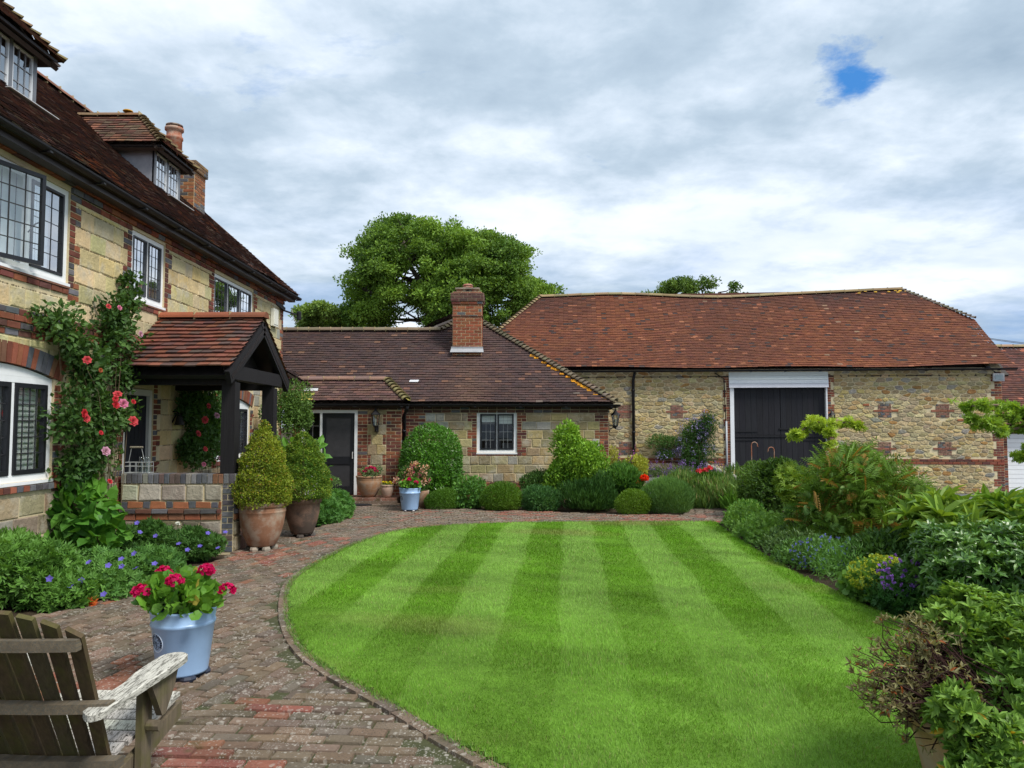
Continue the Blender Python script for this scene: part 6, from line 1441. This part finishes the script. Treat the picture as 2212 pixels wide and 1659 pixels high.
ag=[rect(2040,1310,2260,1500,3.75,.32),rect(2090,1290,2290,1420,3.8,.3),rect(2070,1450,2290,1640,3.55,.3),rect(2110,1560,2290,1720,3.5,.28),rect(2060,1600,2240,1760,3.15,.16),rect(2010,1480,2110,1580,3.3,.12),rect(2060,1540,2200,1680,3.2,.15),rect(2000,1300,2080,1400,3.8,.15),rect(2050,1270,2120,1340,3.8,.12),rect(2050,1360,2120,1440,3.75,.15)]
whorls('bushy bright green azalea at the right front corner beside the bare one','azalea',ag,1500,[(.07,.16,.02),(.21,.36,.06),(.40,.26,.02),.006],seed=61,base=(2.55,3.7,.1),shell=.55,nleaf=11,L=.056,Wd=.0155,open_=.7)
ab=[rect(1830,1400,1990,1540,3.55,.2),rect(1900,1340,2050,1480,3.65,.2),rect(1940,1320,2060,1400,3.75,.18),rect(1880,1460,2060,1600,3.5,.2),rect(1990,1430,2110,1590,3.5,.2)]
whorls('half bare azalea with dull bronze leaves and dark twigs in the lawn edge pot','azalea',ab,430,[(.17,.145,.065),(.27,.27,.12),(.36,.11,.035),.04],seed=62,L=.036,Wd=.0085,nleaf=5,open_=.6,shell=.75,tw=330,twig=(.045,.022,.018),lump=.3)
whorls('glossy evergreen shrub with whorled leaves at the right edge of the lawn','evergreen_shrub',CK,1900,[(.045,.125,.022),(.15,.29,.055)],seed=63,L=.085,Wd=.025,nleaf=6,base=(CK[0][0]+.3,6.7,0),shell=.5,tw=60,lump=.2,up=.5,open_=.85,cat='shrub',mat=M_GLOSS)
whorls('clump of long lance shaped yellow green leaves at the right edge before the barn','broad_leaved_plant',BL,130,[(.085,.19,.02),(.24,.37,.05)],seed=64,L=.30,Wd=.062,nleaf=9,base=(BL[0][0]+.5,8.45,0),shell=.6,tw=40,lump=.1,up=1.2,open_=.75,cat='perennial')
# ---- left border and walls
def wallblobs(rs,d=.22,X=HX+.16):
    o=[]
    for x0,y0,x1,y1 in rs:
        a,b=aX(x0,y1,X),aX(x1,y0,X); c=aX((x0+x1)/2,(y0+y1)/2,X); t=aX((x0+x1)/2,y0,X); u=aX((x0+x1)/2,y1,X); o.append((X,c[1],c[2],d,abs(b[1]-a[1])/2,abs(t[2]-u[2])/2))
    return o
r1=wallblobs([(80,655,165,735),(125,700,200,790),(150,740,250,860),(205,680,300,770),(220,640,290,720),(262,625,292,680),(150,830,270,960),(140,930,250,1040),(215,850,290,930),(120,860,180,960),(235,760,290,850),(130,980,180,1050),(270,575,286,640)])
def roses(spec,X):
    def f(T):
        for x,y,r,c in spec: rose(T,aX(x,y,X),r,c)
    return f
RD=(.55,.035,.05);PK=(.62,.20,.34);CR=(.60,.075,.09);PL=(.60,.33,.46)
plant('climbing_rose','large climbing rose with pink and red blooms on the wall left of the porch','climbing rose',r1,6200,.078,.052,[(.02,.058,.015),(.065,.14,.035)],seed=70,shell=.75,lump=.3,base=(HX+.15,9.9,0),deep=.35,out=.6,up=.1,cf=5,face=.9,
  extra=roses([(188,778,.05,CR),(181,893,.055,RD),(186,904,.05,CR),(254,852,.055,CR),(249,862,.04,RD),(266,872,.065,PK),(287,910,.07,CR),(218,935,.03,RD),(228,975,.06,PL),(234,662,.035,CR),(258,665,.035,PK),(303,722,.045,PL),(250,875,.05,RD),(237,1040,.035,RD),(288,868,.035,RD),(217,800,.03,(.45,.12,.05))],HX+.42))
r2=wallblobs([(385,835,440,930),(400,900,470,1010),(420,840,476,920),(388,930,430,1010),(440,830,478,1000)],.18)
plant('climbing_rose','second climbing rose with coral pink blooms on the wall inside the porch','climbing rose',r2,5200,.075,.05,[(.018,.055,.014),(.06,.14,.035)],seed=71,shell=.75,lump=.25,base=(HX+.15,13.4,0),deep=.35,out=.6,face=.9,
  extra=roses([(442,907,.065,CR),(428,937,.055,CR),(468,898,.055,PL),(443,970,.045,CR),(473,835,.06,PL),(428,832,.04,CR),(450,877,.05,CR),(440,1003,.04,PK),(474,990,.04,PL)],HX+.36))
r3=[rect(608,815,672,960,16.4,.35),rect(590,830,640,940,16.2,.3),rect(562,855,600,960,15.9,.15),rect(560,920,612,1010,15.6,.3),rect(640,880,676,930,16.4,.25)]
plant('wall_climber','leafy green climber at the far corner of the farmhouse beside the cottage door','climber',r3,8000,.06,.032,[(.035,.085,.022),(.105,.20,.05)],seed=72,shell=.65,lump=.25,base=(HX+.6,16.2,0),deep=.3,up=.2)
hy=[rect(70,1095,160,1190,9.3,.35),rect(120,1050,235,1150,9.3,.4),rect(160,1110,255,1200,9.2,.35),rect(105,1040,200,1100,9.4,.3),rect(80,1140,210,1230,9.2,.35)]
plant('hydrangea','large leaved bright green hydrangea under the farmhouse wall','hydrangea',hy,560,.20,.135,[(.035,.12,.018),(.10,.26,.035)],'b',seed=73,shell=.4,out=.75,up=.2,droop=.15,jt=.45,face=.8,base=(-5.0,9.3,0),deep=.1,cf=4)
hy2=[rect(598,955,655,1030,14.6,.3),rect(640,960,700,1040,14.4,.3),rect(655,1000,702,1060,14.2,.3)]
plant('hydrangea','small large leaved hydrangea behind the box cones, left of the back door','hydrangea',hy2,260,.18,.12,[(.04,.13,.02),(.11,.27,.04)],'b',seed=74,shell=.4,out=.75,up=.2,jt=.45,face=.8)
plant('leafy_shrub','leafy green shrub with lobed leaves in the bed at the left edge','shrub',[rect(-60,1165,80,1330,7.5,.5),rect(40,1180,150,1330,7.6,.45),rect(100,1240,210,1340,7.5,.35),rect(-40,1150,60,1230,7.9,.4)],5200,.085,.07,[(.03,.095,.018),(.10,.23,.045)],'l',seed=75,up=.5,shell=.5)
GV=(.16,.13,.55)
def gfl(pts): return lambda T:daisy(T,[aY(x,y,Y-.2) for x,y,Y in pts],.036,GV)
plant('geranium_patch','low cranesbill with violet blue flowers between the hydrangea and the path','geranium',[rect(130,1195,280,1310,8.2,.45),rect(240,1185,395,1270,8.7,.45),rect(180,1230,300,1315,7.9,.35)],5200,.065,.06,[(.04,.12,.03),(.11,.25,.06)],'l',seed=76,up=.5,shell=.5,
  extra=gfl([(192,1215,8.0),(234,1222,7.9),(263,1224,8.1),(290,1196,8.2),(293,1228,8.2),(334,1218,8.3),(334,1245,8.2),(224,1284,7.6),(151,1265,7.5),(176,1254,7.6),(107,1250,7.2),(262,1208,8.2)]))
plant('geranium_patch','deeper green cranesbill with violet flowers below the low porch wall','geranium',[rect(245,1125,370,1215,9.9,.3),rect(350,1140,485,1215,10.0,.3)],4200,.06,.055,[(.022,.075,.018),(.065,.155,.035)],'l',seed=77,up=.6,shell=.55,
  extra=gfl([(296,1130,9.7),(302,1150,9.7),(336,1158,9.8),(386,1175,9.8),(405,1188,9.8),(432,1180,9.9),(449,1152,9.9),(471,1184,9.9),(487,1150,10.0)]))
T=thing('white_flower','small round white globe flowers on thin stalks in the left bed','flower',aY(150,1250,8.4))
for x,y,Y in ((150,1183,8.9),(384,1131,9.6)): puff(T,aY(x,y,Y),.03,(.7,.72,.7),50,.6,'flower_head',stalk=aY(x+1,y+45,Y+.05))
plant('geranium_patch','fresh green leafy mound beside the brick path below the back door','geranium',[rect(672,1078,735,1150,13.7,.45),rect(705,1065,760,1135,14.4,.5),rect(690,1060,745,1110,14.9,.4)],6500,.07,.06,[(.04,.125,.03),(.10,.24,.055)],'l',seed=78,up=.4,shell=.4)
plant('red_leaved_sprig','reddish turning leaves at the tip of the left bed by the path','perennial',[rect(190,1298,206,1325,7.4,.05)],50,.05,.045,[(.35,.06,.02),(.5,.14,.03)],'l',seed=79,stem=False)
# ---- pot planting
def pelargonium(loc,rx,h,n,L,heads,label,hr=.055,col=(.50,.006,.095)):
    loc=np.asarray(loc,float); T=thing('pelargonium',label,'pelargonium',loc); m=MB(); bl=[(loc[0],loc[1],loc[2]+h*.45,rx,rx,h*.6)]; P,N=sample(bl,n,.45,.2,seed=81,deep=.1); ok=P[:,2]>loc[2]+.03; leafset(m,P[ok],N[ok],L,L,[(.045,.14,.02),(.13,.30,.035),(.30,.28,.06),.02],'f',out=.55,up=.35,jt=.4,seed=82,face=1.0,cf=9); m.build('foliage',M_LEAF,T)
    s=MB(); stems(s,loc,[p for p in P[:20]],r=.006,col=(.11,.2,.05)); s.build('stems',M_LEAF,T)
    for p in heads: puff(T,p,hr,col,75,.62,stalk=loc+(np.asarray(p)-loc)*np.array((.5,.5,.3)))
    return T
pelargonium((bp[0],bp[1],.46),.25,.20,420,.085,[aY(304,1277,5.15),aY(377,1255,5.0),aY(354,1236,5.5),aY(446,1232,5.35),aY(491,1274,5.25)],'cerise pelargonium with round leaves growing in the near blue pot')
pelargonium((bp2[0],bp2[1],.46),.19,.18,330,.07,[aY(884,1036,15.35),aY(899,1042,15.4),aY(872,1040,15.5)],'cerise pelargonium growing in the far blue pot on the path',hr=.05)
rb=[rect(858,1012,930,1062,16.15,.35),rect(872,1002,925,1040,16.1,.3)]
def rhod(T):
    P,N=sample(rb,130,.12,.15,seed=3,deep=0); P=P[(P[:,1]<16.3)&(P[:,2]>rb[0][2]-.05)][:60]; m=MB()
    for p in P:
        n=16; d=unit(rnd(n)+np.array((0,-.3,.2))); col=(.66,.42,.30) if R.random()<.8 else (.62,.16,.26); m.inst(TD,p+d*.035,frames(unit(d+rnd(n)*.5),rnd(n),np.full(n,.055),np.full(n,.035)),np.array(col)*NR.uniform(.75,1.25,(n,1)))
    m.build('blossom',M_PETAL,T)
plant('rhododendron','fading peach and pink rhododendron behind the far blue pot','rhododendron',rb,900,.11,.035,[(.03,.085,.02),(.09,.18,.045)],seed=83,shell=.5,extra=rhod,base=(-1.98,16.15,.3))
T=plant('bedding_plant','crimson bedding flowers with grey green trails in the bowl pot on the step','bedding plant',[rect(772,1008,826,1030,17.2,.26)],700,.05,.03,[(.06,.12,.05),(.13,.20,.09)],seed=84,base=(-3.27,17.25,.58))
for x,y in ((793,1013),(801,1010),(808,1012),(812,1017),(788,1018)): puff(T,aY(x,y,17.05),.05,(.50,.012,.10),40,.7)
T=plant('bedding_plant','bright yellow bedding flowers in the small pink pot on the step','bedding plant',[rect(825,1041,849,1052,17.1,.12)],160,.04,.02,G1,seed=85,base=(-2.83,17.12,.38))
for x in (828,833,838,843,847): puff(T,aY(x,1043+R.uniform(-2,2),17.05),.032,(.72,.60,.02),40,.6)
T=plant('bedding_plant','red bedding flowers in the ringed pot left of the back door','bedding plant',[rect(690,1030,732,1050,16.85,.17)],500,.055,.03,[(.06,.14,.05),(.12,.22,.08)],seed=86,base=(-4.22,16.9,.38))
for x,y in ((702,1030),(708,1033),(699,1036),(713,1036)): puff(T,aY(x,y,16.7),.048,(.48,.015,.04),40,.7)
# ---- oak and trees beyond
def bigtree(name,label,Y,sil,gaps,limbs,nb_,leaves,L,pal,seed,dep=4.5,tr=.45,br=(.55,1.1),cat='oak tree',base_px=None,spread=None):
    rr=random.Random(seed); base=aY(*base_px,Y); base[2]=float(terrain(0,60)); T=thing(name,label,cat,base)
    m=MB()
    for li,(path,r0,r1,dy) in enumerate(limbs):
        Q=[]
        for i,(x,y) in enumerate(path): Q.append(aY(x,y,Y+dy*i/max(1,len(path)-1)))
        if li==0: Q=[base]+Q
        Q2=smooth(Q,3); m.tube(list(Q2),list(np.linspace(r0,r1,len(Q2))),8,(.10,.085,.065))
    silp=np.array(sil,float); cxy=silp.mean(0); bl=[]; x0,y0=silp.min(0); x1,y1=silp.max(0); tries=0
    while len(bl)<nb_ and tries<20000:
        tries+=1; x,y=rr.uniform(x0,x1),rr.uniform(y0,y1); s=Y/1620.; r=rr.uniform(*br); rp=r/s
        if not inside(silp,np.array(x),np.array(y)): continue
        if any((x-a)**2+(y-b)**2<(c+rp*.22)**2 for a,b,c in gaps): continue
        k=1
        for ang in range(0,360,60):
            if not inside(silp,np.array(x+rp*.55*math.cos(math.radians(ang))),np.array(y+rp*.40*math.sin(math.radians(ang)))): k=0
        if not k and rr.random()<.8: continue
        e=max(.15,1-((x-cxy[0])/((x1-x0)*.55))**2-((y-cxy[1])/((y1-y0)*.62))**2); d=rr.uniform(-1,1)*dep*math.sqrt(e)
        p=aY(x,y,Y+d); bl.append((p[0],p[1],p[2],r*rr.uniform(.8,1.2),r,r*.62))
    for b in bl:
        if rr.random()<.7:
            li=rr.choice(limbs[1:] or limbs); q=aY(*li[0][rr.randrange(1,len(li[0]))],Y); c=np.array(b[:3])
            if np.linalg.norm(c-q)<4.5: m.tube([q,(q+c)/2+np.array((0,0,-.15)),c],[.06,.045,.02],5,(.09,.075,.055))
    m.build('trunk',M_STEM,T,smooth=True)
    f=MB(); P,N=sample(bl,leaves,.65,.35,lf=6,seed=seed,deep=.3); leafset(f,P,N,L,L*.62,pal,'d',out=.5,up=.25,jt=.7,seed=seed,cf=1.1,mix=.35); f.build('crown',M_LEAF,T)
    return T
oak=[(745,650),(750,600),(762,562),(770,520),(800,500),(830,478),(858,462),(900,473),(940,478),(992,488),(1022,506),(1045,494),(1082,504),(1122,518),(1144,550),(1146,592),(1168,604),(1200,622),(1206,642),(1172,668),(1122,692),(1060,712),(1000,700),(955,712),(900,712),(850,705),(790,712),(745,706),(735,680)]
gap=[(853,602,9),(898,592,10),(871,664,15),(833,662,10),(898,684,14),(1066,672,16),(937,607,8),(990,664,9),(1015,690,14),(800,640,7),(915,640,8),(850,690,10),(1040,640,7),(1095,655,8)]
lm=[([(944,800),(946,700),(944,672),(938,655)],.42,.30,0),([(944,690),(928,645),(908,610),(885,570),(872,520)],.26,.06,-1.5),([(940,660),(950,610),(956,560),(948,505)],.24,.06,1.2),([(944,682),(900,655),(845,642),(790,628),(765,610)],.22,.05,-2),([(946,690),(990,655),(1040,630),(1095,600),(1130,570)],.22,.05,1.5),([(950,640),(985,590),(1030,550),(1055,510)],.15,.04,2),([(915,625),(865,595),(815,570),(785,535)],.13,.04,2),([(946,700),(905,692),(850,690),(790,695)],.13,.04,1),([(985,660),(1060,655),(1130,650),(1185,632)],.14,.04,-1),([(1010,645),(1020,670),(1060,690),(1080,705)],.09,.03,1)]
bigtree('oak_tree','broad spreading oak with sky showing between its limbs behind the cottage',44,oak,gap,lm,540,165000,.16,[(.052,.118,.020),(.165,.30,.048)],91,base_px=(944,830),br=(.36,.80))
bigtree('background_tree','lighter green tree rising behind the cottage roof left of the oak',46,[(636,710),(640,670),(665,656),(700,655),(735,662),(760,668),(762,712)],[(690,690,5),(720,680,5)],[([(700,800),(700,715),(690,680)],.25,.1,0),([(700,720),(670,690),(650,672)],.1,.03,0),([(700,710),(730,690),(745,672)],.1,.03,0)],22,13000,.19,[(.07,.14,.03),(.18,.29,.07)],92,base_px=(700,830),br=(.45,.8),cat='tree',dep=2.5)
bigtree('background_tree','rounded tree top showing above the middle of the barn ridge',58,[(1400,640),(1412,612),(1445,598),(1490,594),(1525,604),(1536,640),(1532,720),(1408,720)],[(1470,630,4)],[([(1470,800),(1470,660),(1480,630)],.3,.1,0),([(1470,680),(1440,640),(1425,630)],.1,.03,0),([(1470,660),(1500,630),(1515,622)],.1,.03,0)],34,13000,.2,[(.045,.10,.02),(.12,.21,.045)],93,base_px=(1470,830),br=(.5,.85),cat='tree',dep=2.5)
bigtree('background_tree','small dark tree top above the barn ridge, right of the rounded one',60,[(1538,640),(1548,622),(1580,610),(1612,604),(1626,620),(1622,720),(1542,720)],[],[([(1585,800),(1585,660),(1590,630)],.3,.1,0),([(1585,680),(1560,640),(1552,632)],.1,.03,0)],22,9000,.2,[(.035,.085,.02),(.10,.18,.04)],94,base_px=(1585,830),br=(.5,.8),cat='tree',dep=2.5)
